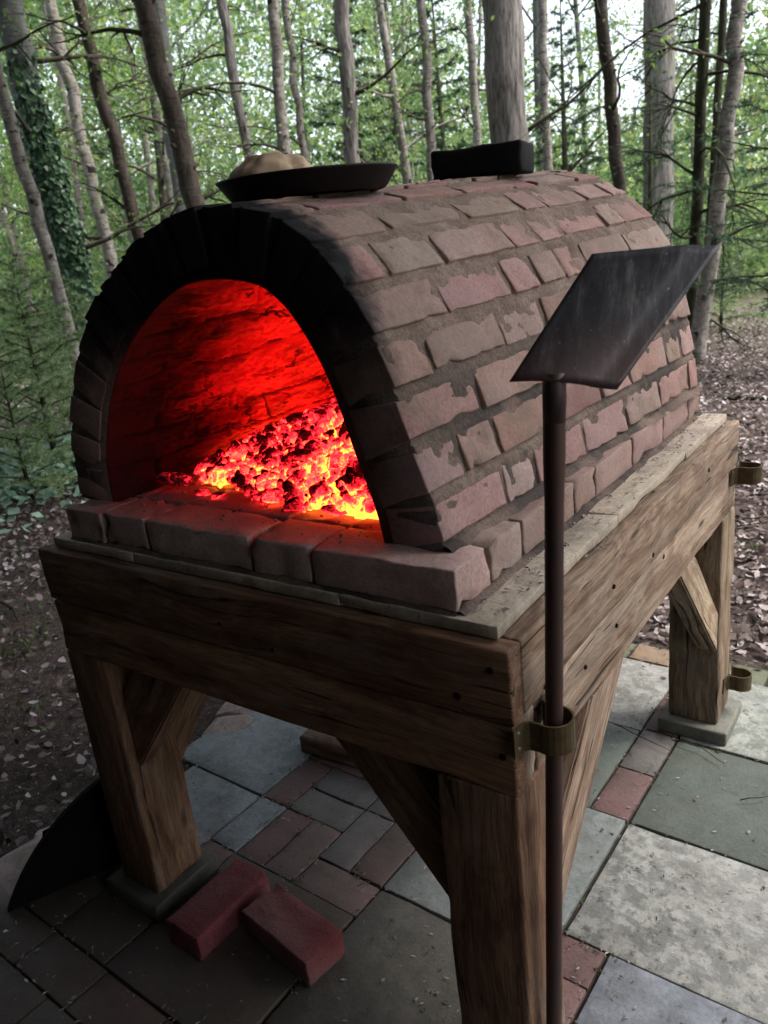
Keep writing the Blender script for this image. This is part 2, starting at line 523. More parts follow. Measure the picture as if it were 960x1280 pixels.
def mat_soil():
    s = NT('forest_soil')
    p = s.n('NewGeometry').outputs['Position']
    n = s.noise(p, 1.3, 6, 0.65); f = s.noise(p, 38, 5, 0.75)
    c = s.ramp(f, [(0.3, (0.028, 0.02, 0.018)), (0.5, (0.075, 0.055, 0.05)), (0.7, (0.15, 0.115, 0.105))])
    c = s.mix(s.ramp(n, [(0.5, 0.0), (0.7, 0.7)]), c, (0.035, 0.028, 0.022))
    x, y, z = s.sep(p)
    d = s.n('VectorMath', operation='LENGTH'); s.put(d.inputs[0], p)
    far = s.smooth(d.outputs['Value'], 7.0, 16.0)
    c = s.mix(s.math('MULTIPLY', far, 0.75), c, s.ramp(s.noise(p, 0.9, 6, 0.7), [(0.35, (0.10, 0.085, 0.065)), (0.65, (0.15, 0.2, 0.085))]))
    return s.bsdf(c, 0.95, s.bump(s.math('ADD', f, s.noise(p, 140, 3, 0.7)), 0.8, 0.02), 0.15)


M_soil = mat_soil()


# ---- geometry helpers
def tube(path, radii, sides=8, cap=True, wob=0.0, seed=0):
    """tube along a polyline: verts, quad faces"""
    path = np.asarray(path, float); n = len(path)
    T = np.gradient(path, axis=0); T /= np.linalg.norm(T, axis=1)[:, None] + 1e-12
    ref = np.array([0.0, 0, 1]) if abs(T[0][2]) < 0.9 else np.array([1.0, 0, 0])
    V = []
    A = np.arange(sides) * 2 * math.pi / sides
    N = np.cross(T[0], ref); N /= np.linalg.norm(N)
    for i in range(n):
        N = N - T[i] * (N @ T[i]); N /= np.linalg.norm(N) + 1e-12
        B = np.cross(T[i], N)
        r = radii[i]
        rr = np.full(sides, r)
        if wob:
            rr = np.array([r * (1 + wob * mnoise.noise(Vector((math.cos(a) * 1.3 + seed, math.sin(a) * 1.3, i * 0.45 + seed)))) for a in A])
        V.append(path[i] + (np.cos(A) * rr)[:, None] * N + (np.sin(A) * rr)[:, None] * B)
    V = np.concatenate(V)
    F = []
    for i in range(n - 1):
        for k in range(sides):
            k2 = (k + 1) % sides
            F.append((i * sides + k, i * sides + k2, (i + 1) * sides + k2, (i + 1) * sides + k))
    if cap:
        c = len(V); V = np.vstack([V, path[0], path[-1]])
        for k in range(sides):
            k2 = (k + 1) % sides
            F.append((c, k2, k, k)); F.append((c + 1, (n - 1) * sides + k, (n - 1) * sides + k2, (n - 1) * sides + k2))
        F = [f if f[2] != f[3] else f[:3] for f in F]
    return V, F


class MB:
    def __init__(s): s.V = []; s.F = []; s.c = 0
    def add(s, V, F):
        s.V.append(np.asarray(V, float)); s.F += [tuple(i + s.c for i in f) for f in F]; s.c += len(V)
    def build(s, name, mat, parent=None, smooth=True, **kw):
        return mesh_obj(name, np.concatenate(s.V), s.F, mat, parent, smooth, **kw)


def leaf_mesh(C, Dr, Nm, L, Wd, fold=0.25):
    """diamond leaves: two triangles each, folded on the midrib"""
    C = np.asarray(C); n = len(C)
    Dr = Dr / (np.linalg.norm(Dr, axis=1)[:, None] + 1e-9)
    S = np.cross(Dr, Nm); S /= (np.linalg.norm(S, axis=1)[:, None] + 1e-9)
    Nn = np.cross(S, Dr)
    L = np.broadcast_to(L, n)[:, None]; Wd = np.broadcast_to(Wd, n)[:, None]
    b = C; t = C + Dr * L
    l = C + Dr * L * 0.45 + S * Wd * 0.5 + Nn * Wd * fold
    r = C + Dr * L * 0.45 - S * Wd * 0.5 + Nn * Wd * fold
    V = np.stack([b, l, t, r], 1).reshape(-1, 3)
    i = np.arange(n)[:, None] * 4
    F = np.concatenate([i + np.array([[0, 2, 1]]), i + np.array([[0, 3, 2]])], 1).reshape(-1, 3)
    return V, F


def curled_mesh(C, Dr, Nm, L, Wd, curl):
    """six pointed curled leaves: four triangles each"""
    C = np.asarray(C); n = len(C)
    Dr = Dr / (np.linalg.norm(Dr, axis=1)[:, None] + 1e-9)
    S = np.cross(Dr, Nm); S /= (np.linalg.norm(S, axis=1)[:, None] + 1e-9)
    Nn = np.cross(S, Dr)
    L = np.broadcast_to(L, n)[:, None]; Wd = np.broadcast_to(Wd, n)[:, None]; curl = np.broadcast_to(curl, n)[:, None]
    def at(f, w, k): return C + Dr * L * f + S * Wd * w + Nn * L * curl * k
    V = np.stack([at(0, 0, .3), at(.28, .42, .25), at(.7, .36, .12), at(1, 0, .55), at(.68, -.38, .2), at(.25, -.40, .1)], 1).reshape(-1, 3)
    i = np.arange(n)[:, None] * 6
    F = np.concatenate([i + np.array([t]) for t in ((0, 1, 5), (1, 2, 4), (1, 4, 5), (2, 3, 4))], 1).reshape(-1, 3)
    return V, F


def rand_unit(n):
    v = rng.normal(size=(n, 3)); return v / np.linalg.norm(v, axis=1)[:, None]


def grid_lines(L, r, seg):
    """normalised grid positions -1..1 along one edge with lines hugging the rounded ends"""
    e = 1 - 2 * r / L
    inner = np.linspace(-e, e, seg + 1)
    return np.concatenate([[-1], inner, [1]])


def brick_geo(size, r=0.006, seg=(4, 2, 2), rough=0.0016, chip=0.004, seed=0, corners=None):
    """one worn brick: rounded, uneven, chipped box; corners maps it onto a wedge (8 points, index = ix*4+iy*2+iz)"""
    g = [grid_lines(size[i], r, seg[i]) for i in range(3)]
    n = [len(a) for a in g]
    idx = {}; V = []; F = []
    def vid(i, j, k):
        key = (i, j, k)
        if key not in idx:
            idx[key] = len(V); V.append((g[0][i], g[1][j], g[2][k]))
        return idx[key]
    for k in (0, n[2] - 1):
        for i in range(n[0] - 1):
            for j in range(n[1] - 1):
                q = [vid(i, j, k), vid(i + 1, j, k), vid(i + 1, j + 1, k), vid(i, j + 1, k)]
                F.append(q if k else q[::-1])
    for j in (0, n[1] - 1):
        for i in range(n[0] - 1):
            for k in range(n[2] - 1):
                q = [vid(i, j, k), vid(i + 1, j, k), vid(i + 1, j, k + 1), vid(i, j, k + 1)]
                F.append(q[::-1] if j else q)
    for i in (0, n[0] - 1):
        for j in range(n[1] - 1):
            for k in range(n[2] - 1):
                q = [vid(i, j, k), vid(i, j + 1, k), vid(i, j + 1, k + 1), vid(i, j, k + 1)]
                F.append(q if i else q[::-1])
    V = np.array(V); h = np.array(size) / 2
    P = V * h
    q = np.clip(P, -(h - r), h - r); d = P - q
    ln = np.linalg.norm(d, axis=1)
    m = ln > 1e-9
    P[m] = q[m] + d[m] / ln[m][:, None] * r
    out = []
    for p, isedge in zip(P, m):
        v = Vector(p) * 48 + Vector((seed * 3.1, seed * 1.7, -seed * 2.3))
        a = mnoise.noise_vector(v) * rough
        c = max(0.0, mnoise.noise(v * 0.8 + Vector((9, 9, 9))) - 0.12) * chip * 3 if isedge else 0
        pp = np.array(p) + np.array(a)
        if c: pp = pp - np.sign(p) * np.minimum(c, np.abs(p)) * (np.abs(p) > h - r * 1.5)
        out.append(pp)
    P = np.array(out)
    if corners is not None:
        cs = np.asarray(corners)
        u = P / h * 0.5 + 0.5
        w = [1 - u, u]
        Q = np.zeros_like(P)
        for ix in (0, 1):
            for iy in (0, 1):
                for iz in (0, 1):
                    Q += (w[ix][:, 0] * w[iy][:, 1] * w[iz][:, 2])[:, None] * cs[ix * 4 + iy * 2 + iz]
        P = Q
    return P, F


def brick_obj(name, size, loc, mat, parent, color, rz=0.0, seed=0, tilt=(0, 0), alpha=1.0, **kw):
    P, F = brick_geo(size, seed=seed, **kw)
    o = mesh_obj(name, P, F, mat, parent, True, loc)
    o.rotation_euler = (tilt[0], tilt[1], rz)
    o.color = (*color, alpha)
    return o


PINK = (0.36, 0.22, 0.195); TAN = (0.31, 0.222, 0.175); RED = (0.30, 0.152, 0.138); DUST = (0.345, 0.24, 0.207)


# ================================================================== the setting
def build_ground():
    n = 90
    r = np.concatenate([np.linspace(0, 12, 61), np.geomspace(12.6, 400, 25)])
    a = np.linspace(0, 2 * math.pi, 97)[:-1]
    V = [(-0.5, 0.5, -0.03)]
    for rr in r[1:]:
        for t in a:
            x, y = -0.5 + rr * math.cos(t), 0.5 + rr * math.sin(t)
            z = -0.03
            if rr > 2.6:
                z += 0.05 * mnoise.noise(Vector((x * 0.7, y * 0.7, 0))) * min(1, (rr - 2.6) / 2)
            if rr > 14: z += 0.4 * mnoise.noise(Vector((x * 0.05, y * 0.05, 3)))
            V.append((x, y, z))
    F = []; m = len(a)
    for k in range(m): F.append((0, 1 + k, 1 + (k + 1) % m))
    for i in range(len(r) - 2):
        for k in range(m):
            k2 = (k + 1) % m
            F.append((1 + i * m + k, 1 + (i + 1) * m + k, 1 + (i + 1) * m + k2, 1 + i * m + k2))
    o = mesh_obj('ground', V, F, M_soil)
    tag(o, kind='structure')


build_ground()

# ---- patio: paving laid on a dark sand bed
GU, GV, GS, GPHI = -0.930, 0.4216, 0.0984, -0.0311


def grid(a, b):
    s = GS * (1 + 0.0017 * max(0, a))
    c, si = math.cos(GPHI), math.sin(GPHI)
    return GU + s * (a * c - b * si), GV + s * (a * si + b * c)


patio = empty('patio', (0, 0, 0)); tag(patio, kind='structure')
bed_pts = [grid(-5.2, -8.5), grid(17.5, -8.5), grid(17.5, 13.2), grid(-5.2, 13.2)]
tagb = mesh_obj('sand_bed', [(x, y, -0.012) for x, y in bed_pts] + [(x, y, -0.06) for x, y in bed_pts],
                [(0, 1, 2, 3), (4, 7, 6, 5), (0, 4, 5, 1), (1, 5, 6, 2), (2, 6, 7, 3), (3, 7, 4, 0)], M_bed, patio, smooth=False)
GREY = (0.18, 0.192, 0.19); GREEN = (0.105, 0.122, 0.108); PALE = (0.235, 0.234, 0.224); BLUE = (0.215, 0.235, 0.255)
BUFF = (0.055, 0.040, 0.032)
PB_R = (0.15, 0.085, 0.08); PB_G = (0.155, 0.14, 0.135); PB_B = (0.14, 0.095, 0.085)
pv = 0
PAVERS = []


def pave(a0, b0, a1, b1, col, name='paving_slab', lich=0.25):
    global pv
    pv += 1
    x0, y0 = grid(a0, b0); x1, y1 = grid(a1, b1)
    k = GS * (1 + 0.0017 * max(0, (a0 + a1) / 2))
    g = 0.004 if name == 'paving_brick' else 0.0055
    sx, sy = (a1 - a0) * k - g, (b1 - b0) * k - g
    PAVERS.append(((x0 + x1) / 2, (y0 + y1) / 2, sx, sy))
    seg = (5, 5, 1) if name == 'paving_slab' else (3, 3, 1)
    brick_obj(name, (sx, sy, 0.04), ((x0 + x1) / 2, (y0 + y1) / 2, -0.02 + rnd.uniform(-0.0025, 0.0025)), M_slab, patio,
              jit(col, 0.08), GPHI + rnd.uniform(-0.004, 0.004), pv, (rnd.uniform(-.004, .004), rnd.uniform(-.004, .004)),
              alpha=lich, r=0.0022, seg=seg, rough=0.0008, chip=0.0012)


def pb(a0, b0, a1, b1, col): pave(a0, b0, a1, b1, col, 'paving_brick', 0.1)


# herringbone patch under the oven
pb(-1, 0, 0, 2, PB_R); pb(0, -2, 1, 0, PB_R); pb(1, -2, 2, 0, PB_B); pb(0, 0, 2, 1, PB_G); pb(0, 1, 2, 2, PB_G)
pb(2, -1, 3, 1, PB_G); pb(3, -1, 4, 1, PB_B); pb(2, -2, 4, -1, PB_B); pb(2, 1, 4, 2, PB_G); pb(-1, 2, 1, 3, PB_R)
pb(1, 2, 2, 4, PB_R); pb(2, 2, 3, 4, PB_B); pb(-1, 3, 1, 4, PB_R); pb(-1, -3, 0, -2, PB_R)
pb(-1, -3.95, 0, -3, PB_R)
# slabs on the left
pave(-5, 0, -1, 4, BLUE, lich=0.5); pave(-4, -4, -1, 0, BLUE, lich=0.55); pave(-1, -2, 0, 0, BLUE, lich=0.5)
pave(-5, 4, -1, 8, BLUE, lich=0.5); pave(-5, 8, -1, 12, PALE, lich=0.6)
# below the loose bricks
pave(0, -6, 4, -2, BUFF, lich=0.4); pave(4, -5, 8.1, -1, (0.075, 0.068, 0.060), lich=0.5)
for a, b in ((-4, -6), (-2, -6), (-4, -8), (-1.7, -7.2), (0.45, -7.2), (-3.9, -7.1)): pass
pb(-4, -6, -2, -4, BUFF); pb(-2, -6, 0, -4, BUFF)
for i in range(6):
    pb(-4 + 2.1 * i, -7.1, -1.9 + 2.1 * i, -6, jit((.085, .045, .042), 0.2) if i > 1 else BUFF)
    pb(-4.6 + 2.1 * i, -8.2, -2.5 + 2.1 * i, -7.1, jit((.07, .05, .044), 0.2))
# middle
pave(4, -1, 8.1, 3.95, GREY, lich=0.35); pave(3, 3.95, 7.1, 7.85, GREEN, lich=0.2); pave(3, 7.85, 7.1, 11.8, PALE, lich=0.8)
pave(-1, 4, 3, 7.9, GREY, lich=0.4); pave(-1, 7.9, 3, 11.8, GREY, lich=0.4)
# brick strip and the slabs on the right
pb(7.1, 3.95, 8.1, 5.95, PB_R); pb(7.1, 5.95, 8.1, 7.95, PB_G); pb(7.1, 7.95, 8.1, 9.95, PB_R); pb(7.1, 9.95, 8.1, 11.8, PB_R)
pave(8.1, 0, 12.2, 3.9, PALE, lich=1.0); pave(8.1, 3.9, 12.2, 7.85, GREEN, lich=0.15); pave(8.1, 7.85, 12.2, 11.8, PALE, lich=0.9)
pave(12.2, 0, 16.3, 3.9, GREY, lich=0.5); pave(12.2, 3.9, 16.3, 7.85, GREY, lich=0.4); pave(12.2, 7.85, 16.3, 11.8, PALE, lich=0.8)
pb(8.1, -1, 9.1, 0, PB_R); pb(8.1, -3, 9.1, -1, PB_R); pb(8.1, -5, 9.1, -3, PB_B)
pave(9.1, -4, 13.2, 0, BLUE, lich=0.35); pave(9.1, -8, 13.2, -4, GREY, lich=0.35)
for i in range(15):   # edging course of mossy bricks at the back
    pb(-4.9 + 1.45 * i, 11.8, -3.5 + 1.45 * i, 12.9, jit((0.21, 0.15, 0.10) if i % 3 else (0.12, 0.12, 0.075), 0.2))

# ================================================================== oven stand
stand = empty('oven_stand', (-W / 2, D / 2, 0), 'heavy oak timber stand on four braced legs under the brick oven', 'stand')
SI = Vector((-W / 2, D / 2, 0))


def timber(name, p0, p1, w, t, color, up=(0, 0, 1), parent=stand, seed=0, r=0.004, rough=0.0012):
    """timber with its grain along p0->p1; w across, t along the normal 'up'"""
    p0, p1 = Vector(p0), Vector(p1)
    L = (p1 - p0).length
    X = (p1 - p0).normalized(); Z = Vector(up); Z = (Z - X * Z.dot(X)).normalized(); Y = Z.cross(X)
    P, F = brick_geo((L, w, t), r=r, seg=(10, 2, 2), rough=rough, chip=0.002, seed=seed)
    o = mesh_obj(name, P, F, M_oak, None, True)
    mw = Matrix((X, Y, Z)).transposed().to_4x4(); mw.translation = (p0 + p1) / 2
    if parent is not None:
        o.parent = parent
        o.matrix_basis = Matrix.Translation(-parent.location) @ mw
    else:
        o.matrix_basis = mw
    o.color = (*color, 1)
    return o


OAK_F = (0.21, 0.118, 0.068)     # front boards, darker brown
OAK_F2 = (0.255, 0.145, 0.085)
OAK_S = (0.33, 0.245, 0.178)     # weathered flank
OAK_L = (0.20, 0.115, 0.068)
hb = HF / 2
bt = 0.036
zb0, zb1 = H - HF, H
board = []
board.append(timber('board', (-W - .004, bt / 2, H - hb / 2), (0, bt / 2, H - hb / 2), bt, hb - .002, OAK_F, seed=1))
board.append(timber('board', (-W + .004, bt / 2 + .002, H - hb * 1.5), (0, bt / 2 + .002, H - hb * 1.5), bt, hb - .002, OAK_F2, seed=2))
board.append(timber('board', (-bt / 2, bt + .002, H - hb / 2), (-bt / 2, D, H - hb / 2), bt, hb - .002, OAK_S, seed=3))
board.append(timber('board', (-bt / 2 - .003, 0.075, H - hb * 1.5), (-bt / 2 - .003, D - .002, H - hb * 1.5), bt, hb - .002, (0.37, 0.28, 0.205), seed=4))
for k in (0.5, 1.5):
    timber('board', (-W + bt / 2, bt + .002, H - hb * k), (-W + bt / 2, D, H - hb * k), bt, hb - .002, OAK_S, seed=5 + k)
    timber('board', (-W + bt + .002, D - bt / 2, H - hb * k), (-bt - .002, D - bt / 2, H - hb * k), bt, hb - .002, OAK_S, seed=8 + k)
LW = 0.136


def leg(x0, y0, color, seed, sx, sy):
    o = timber('leg', (x0 + LW / 2, y0 + LW / 2, 0.045), (x0 + LW / 2, y0 + LW / 2, zb0 - .001), LW, LW, color, up=(0, 1, 0), seed=seed, rough=0.003, r=0.006)
    # tenon rising inside the frame
    tx0 = x0 + (0.002 if sx < 0 else 0) + (bt + .004 if sx < 0 else 0)
    P, F = brick_geo((LW - bt - .006, LW - bt - .006, HF - .004), seg=(1, 1, 1), seed=seed)
    cx = x0 + (LW + bt + .004) / 2 if sx < 0 else x0 + (LW - bt - .004) / 2
    cy = y0 + (LW + bt + .006) / 2 if sy < 0 else y0 + (LW - bt - .006) / 2
    t = mesh_obj('leg_tenon', P, F, M_oak, None, True)
    t.parent = o
    t.matrix_basis = o.matrix_basis.inverted() @ Matrix.Translation(Vector((cx, cy, zb0 + HF / 2)) - SI)
    t.color = (*color, 1)
    pl, F = brick_geo((LW + .055, LW + .06, 0.044), seg=(3, 3, 1), rough=0.002, seed=seed)
    p = mesh_obj('leg_pad', pl, F, M_slab, stand, True, Vector((x0 + LW / 2 + .006 * sx, y0 + LW / 2 - .002, 0.0225)) - SI)
    p.color = (*((0.075, 0.07, 0.058) if sx < 0 else (0.17, 0.165, 0.14)), 0.3)
    return o


leg(-LW - .002, 0.003, (0.22, 0.13, 0.08), 21, 1, -1)
leg(-W + .002, 0.003, OAK_L, 22, -1, -1)
leg(-LW - .001, D - LW - .001, (0.27, 0.21, 0.145), 23, 1, 1)
leg(-W + .001, D - LW - .001, OAK_S, 24, -1, 1)
# side piece of the front right leg that shows under the upper flank board
timber('leg_cheek', (-0.021, 0.0565, zb0 + .001), (-0.021, 0.0565, H - hb - .002), 0.036, 0.034, OAK_S, up=(1, 0, 0), seed=30)


def brace(pts, thick, axis, off, color, seed):
    """a knee brace: parallelogram outline (4 points in the frame's plane) given thickness; grain along its length"""
    a, b, c, d = [Vector(p) for p in pts]         # a-b lower edge, d-c upper edge
    def w3(p, o):
        return Vector((p[0], o, p[1])) if axis == 'y' else Vector((o, p[0], p[1]))
    ang = math.atan2(b[1] - a[1], b[0] - a[0])
    if axis == 'y':
        X = Vector((math.cos(ang), 0, math.sin(ang))); Z = Vector((0, 1, 0))
    else:
        X = Vector((0, math.cos(ang), math.sin(ang))); Z = Vector((1, 0, 0))
    Y = Z.cross(X)
    o3 = (w3(a, off) + w3(c, off)) / 2
    mw = Matrix((X, Y, Z)).transposed().to_4x4(); mw.translation = o3
    inv = mw.inverted()
    ps = [a, b, c, d]
    lo = [inv @ w3(p, off - thick / 2) for p in ps]; hi = [inv @ w3(p, off + thick / 2) for p in ps]
    bm = bmesh.new()
    vs = [bm.verts.new(p) for p in lo + hi]
    for f in ((0, 1, 2, 3), (7, 6, 5, 4), (0, 4, 5, 1), (1, 5, 6, 2), (2, 6, 7, 3), (3, 7, 4, 0)):
        bm.faces.new([vs[i] for i in f])
    bmesh.ops.recalc_face_normals(bm, faces=bm.faces)
    bmesh.ops.bevel(bm, geom=list(bm.edges), offset=0.004, segments=2, affect='EDGES')
    me = bpy.data.meshes.new('brace'); bm.to_mesh(me); bm.free()
    o = obj_from('brace', me, M_oak, stand)
    o.matrix_basis = Matrix.Translation(-SI) @ mw
    o.color = (*color, 1)


zf = zb0 - .002
xi = -LW - .004
brace([(xi, 0.385), (xi - .225, zf), (xi - .065, zf), (xi, 0.57)], 0.05, 'y', 0.05, (0.17, 0.105, 0.06), 31)
xl = -W + LW + .004
brace([(xl, 0.385), (xl + .225, zf), (xl + .065, zf), (xl, 0.57)], 0.05, 'y', 0.05, OAK_L, 32)
yi = LW + .006
brace([(yi, 0.335), (yi + .335, zf), (yi + .165, zf), (yi, 0.50)], 0.055, 'x', -0.034, (0.36, 0.26, 0.19), 33)
brace([(D - LW - .004, 0.28), (D - LW - .385, zf), (D - LW - .255, zf), (D - LW - .004, 0.40)], 0.055, 'x', -0.034, (0.38, 0.30, 0.21), 34)
brace([(yi, 0.27), (yi + .385, zf), (yi + .24, zf), (yi, 0.42)], 0.055, 'x', -W + .07, OAK_L, 35)

# screws, screw holes and knots in the boards


def hole(p, n, r, mat=M_hole, name='screw_hole', parent=None):
    bm = bmesh.new()
    bmesh.ops.create_cone(bm, cap_ends=True, segments=10, radius1=r, radius2=r * .8, depth=0.003)
    me = bpy.data.meshes.new(name); bm.to_mesh(me); bm.free()
    o = obj_from(name, me, mat, parent)
    q = Vector(n).to_track_quat('Z', 'Y').to_matrix().to_4x4(); q.translation = Vector(p)
    o.matrix_basis = parent.matrix_basis.inverted() @ Matrix.Translation(-SI) @ q
    return o


for (x, z, b) in ((-0.03, H - .035, 0), (-0.085, H - .09, 0), (-0.02, H - .17, 1), (-0.56, H - .07, 0), (-0.44, H - .095, 0)):
    hole((x, 0.0 if b == 0 else .0015, z), (0, -1, 0), 0.006 if x > -.1 else .004, parent=board[b])
for (y, z, b) in ((0.105, H - .11, 2), (0.40, H - .075, 2), (0.62, H - .1, 2), (0.70, H - .135, 3), (0.42, H - .16, 3), (0.27, H - .165, 3), (1.05, H - .05, 2)):
    hole((0.0 if b == 2 else -.003, y, z), (1, 0, 0), 0.004 + rnd.random() * .003, parent=board[b])


def bracket(cx, cy, z, r=0.028, hgt=0.045, parent=stand):
    """metal strap bent to a ring round the tool handle with its screwed tails on the leg"""
    mb = MB(); t = 0.0016
    pts = [(-0.0, cy - r - .030), (0.003, cy - r - .006), (0.010, cy - r + .001)]
    for k in range(15):
        a = -math.pi / 2 - 0.35 + k * (math.pi + 0.7) / 14
        pts.append((cx + r * math.cos(a), cy + r * math.sin(a)))
    pts += [(0.010, cy + r - .001), (0.003, cy + r + .006), (0.0, cy + r + .030)]
    V = []
    n = len(pts)
    for i, (x, y) in enumerate(pts):
        x0, y0 = pts[max(i - 1, 0)]; x1, y1 = pts[min(i + 1, n - 1)]
        d = Vector((x1 - x0, y1 - y0)).normalized(); nn = Vector((d[1], -d[0])) * t
        for (s, zz) in ((1, -hgt / 2), (1, hgt / 2), (-1, hgt / 2), (-1, -hgt / 2)):
            V.append((x + nn[0] * s + 0.0022, y + nn[1] * s, z + zz))
    F = [(0, 1, 2, 3), tuple((n - 1) * 4 + k for k in (3, 2, 1, 0))]
    for i in range(n - 1):
        for k in range(4):
            k2 = (k + 1) % 4
            F.append((i * 4 + k, (i + 1) * 4 + k, (i + 1) * 4 + k2, i * 4 + k2))
    o = mesh_obj('handle_bracket', np.array(V) - np.array(SI), F, M_brass, parent, smooth=False)
    for s in (-1,):
        for dz in (-.012, .012):
            bm = bmesh.new()
            bmesh.ops.create_uvsphere(bm, u_segments=10, v_segments=6, radius=0.0048)
            bmesh.ops.scale(bm, vec=(0.5, 1, 1), verts=bm.verts)
            me = bpy.data.meshes.new('screw'); bm.to_mesh(me); bm.free()
            sc = obj_from('screw', me, M_screw, o, Vector((0.004, cy + s * (r + .018), z + dz)) - SI)


bracket(0.033, 0.052, 0.762)
bracket(0.034, D - .03, 0.765)
bracket(0.034, D - .03, 0.145)

# ---- stone slab under the hearth (laid as separate tiles)
slab_t = 0.0195


def tile(x0, x1, y0, y1, seed):
    P, F = brick_geo((x1 - x0 - .002, y1 - y0 - .002, slab_t), r=0.0018, seg=(7, 6, 1), rough=0.0012, chip=0.002, seed=seed)
    o = mesh_obj('base_tile', P, F, M_slab, oven, True, ((x0 + x1) / 2, (y0 + y1) / 2, H + slab_t / 2 + .0005))
    o.color = (*jit((0.44, 0.365, 0.285), 0.05), 0.35)


xs = [-W + .026, -0.80, -0.30, -0.026]
ys = [0.022, 0.5, 0.95, D - .024]
for i in range(3):
    for j in range(3):
        tile(xs[i], xs[i + 1], ys[j], ys[j + 1], 100 + i * 3 + j)

# ================================================================== oven: hearth course
Z0 = H + slab_t + .001
Z1 = 0.989
HX0, HX1, HY0, HY1 = -1.011, -0.091, 0.032, D - .03
k = 0
fx = [HX0, -0.893, -0.765, -0.490, -0.357, HX1]
rows = [HY0, HY0 + .215]
y = HY0 + .215


def hbrick(x0, x1, y0, y1, col, seed, gx=.008):
    P, F = brick_geo((x1 - x0 - gx, y1 - y0 - .007, Z1 - Z0 - .004), r=0.0032, seg=(8, 5, 3), rough=0.0022, chip=0.006, seed=seed)
    o = mesh_obj('brick', P, F, M_hearth, oven, True, ((x0 + x1) / 2, (y0 + y1) / 2 + rnd.uniform(-.003, .003), (Z0 + Z1) / 2 + .001))
    o.color = (*jit(col, 0.1), 1)


cols = [(.48, .38, .31), (.44, .33, .27), (.49, .38, .33), (.48, .36, .32), (.49, .34, .31)]
for i in range(5):
    hbrick(fx[i], fx[i + 1], HY0, HY0 + .109, cols[i], 200 + i, .012 if i == 2 else .006)
    hbrick(fx[i] if i else HX0, fx[i + 1], HY0 + .109, HY0 + .218, (.40, .29, .26), 210 + i, .010 if i == 2 else .006)
r = 0; yy = HY0 + .218
while yy < HY1 - .05:
    dy = (0.218, 0.1075, 0.218, 0.218)[r % 4]
    if yy + dy + .06 > HY1: dy = HY1 - yy
    xx = HX1
    lst = []
    off = (0.108, 0.215)[r % 2]
    # right flank bricks follow the edge; inside ones run across
    first = True
    while xx > HX0 + .03:
        w = off if first else 0.218
        first = False
        x0 = max(HX0, xx - w)
        if x0 - HX0 < .05: x0 = HX0
        hbrick(x0, xx, yy, yy + dy, rnd.choice([PINK, DUST, TAN, TAN]), 230 + k); k += 1
        xx = x0
    yy += dy; r += 1

# ---- vault profile (x, z) from the right springing over the crown to the left springing
PF = [(-.146, .989), (-.158, 1.06), (-.190, 1.165), (-.213, 1.245), (-.240, 1.313), (-.280, 1.382), (-.330, 1.440), (-.40, 1.485), (-.50, 1.506), (-.60, 1.505), (-.68, 1.484), (-.766, 1.441), (-.87, 1.365), (-.95, 1.272), (-1.0, 1.180), (-1.032, 1.085), (-1.040, .989)]
PB = [(-.100, .989), (-.106, 1.06), (-.122, 1.165), (-.142, 1.262), (-.168, 1.345), (-.215, 1.425), (-.285, 1.493), (-.37, 1.545), (-.48, 1.575), (-.60, 1.576), (-.71, 1.555), (-.81, 1.505), (-.90, 1.425), (-.97, 1.32), (-1.015, 1.21), (-1.04, 1.10), (-1.046, .989)]


def resample(P, n=400):
    P = np.array(P)
    # smooth spline through the points (Catmull-Rom), then arc length
    Q = []
    for i in range(len(P) - 1):
        p0 = P[max(i - 1, 0)]; p1 = P[i]; p2 = P[i + 1]; p3 = P[min(i + 2, len(P) - 1)]
        for t in np.linspace(0, 1, 12, endpoint=False):
            Q.append(0.5 * ((2 * p1) + (-p0 + p2) * t + (2 * p0 - 5 * p1 + 4 * p2 - p3) * t * t + (-p0 + 3 * p1 - 3 * p2 + p3) * t ** 3))
    Q.append(P[-1]); Q = np.array(Q)
    s = np.concatenate([[0], np.cumsum(np.linalg.norm(np.diff(Q, axis=0), axis=1))])
    u = np.linspace(0, s[-1], n)
    return np.stack([np.interp(u, s, Q[:, 0]), np.interp(u, s, Q[:, 1])], 1), s[-1]


RF, LF = resample(PF); RB, LB = resample(PB)
VY0, VY1 = 0.092, D - .032


def prof(t, yv):
    """outer surface point and outward normal (xz) at fraction t of the arc and depth y"""
    t = min(1.0, max(0.0, t))
    f = (yv - VY0) / (VY1 - VY0)
    def P(tt):
        i = min(max(tt, 0), 1) * 399; i0 = int(min(i, 398)); w = i - i0
        a = RF[i0] * (1 - w) + RF[i0 + 1] * w; b = RB[i0] * (1 - w) + RB[i0 + 1] * w
        return a * (1 - f) + b * f
    p = P(t); d = P(t + .006) - P(t - .006); d /= np.linalg.norm(d)
    n = np.array([d[1], -d[0]])
    return p, n


def pt(t, yv, off):
    p, n = prof(t, yv)
    q = p + n * off
    return np.array([q[0], yv, q[1]])


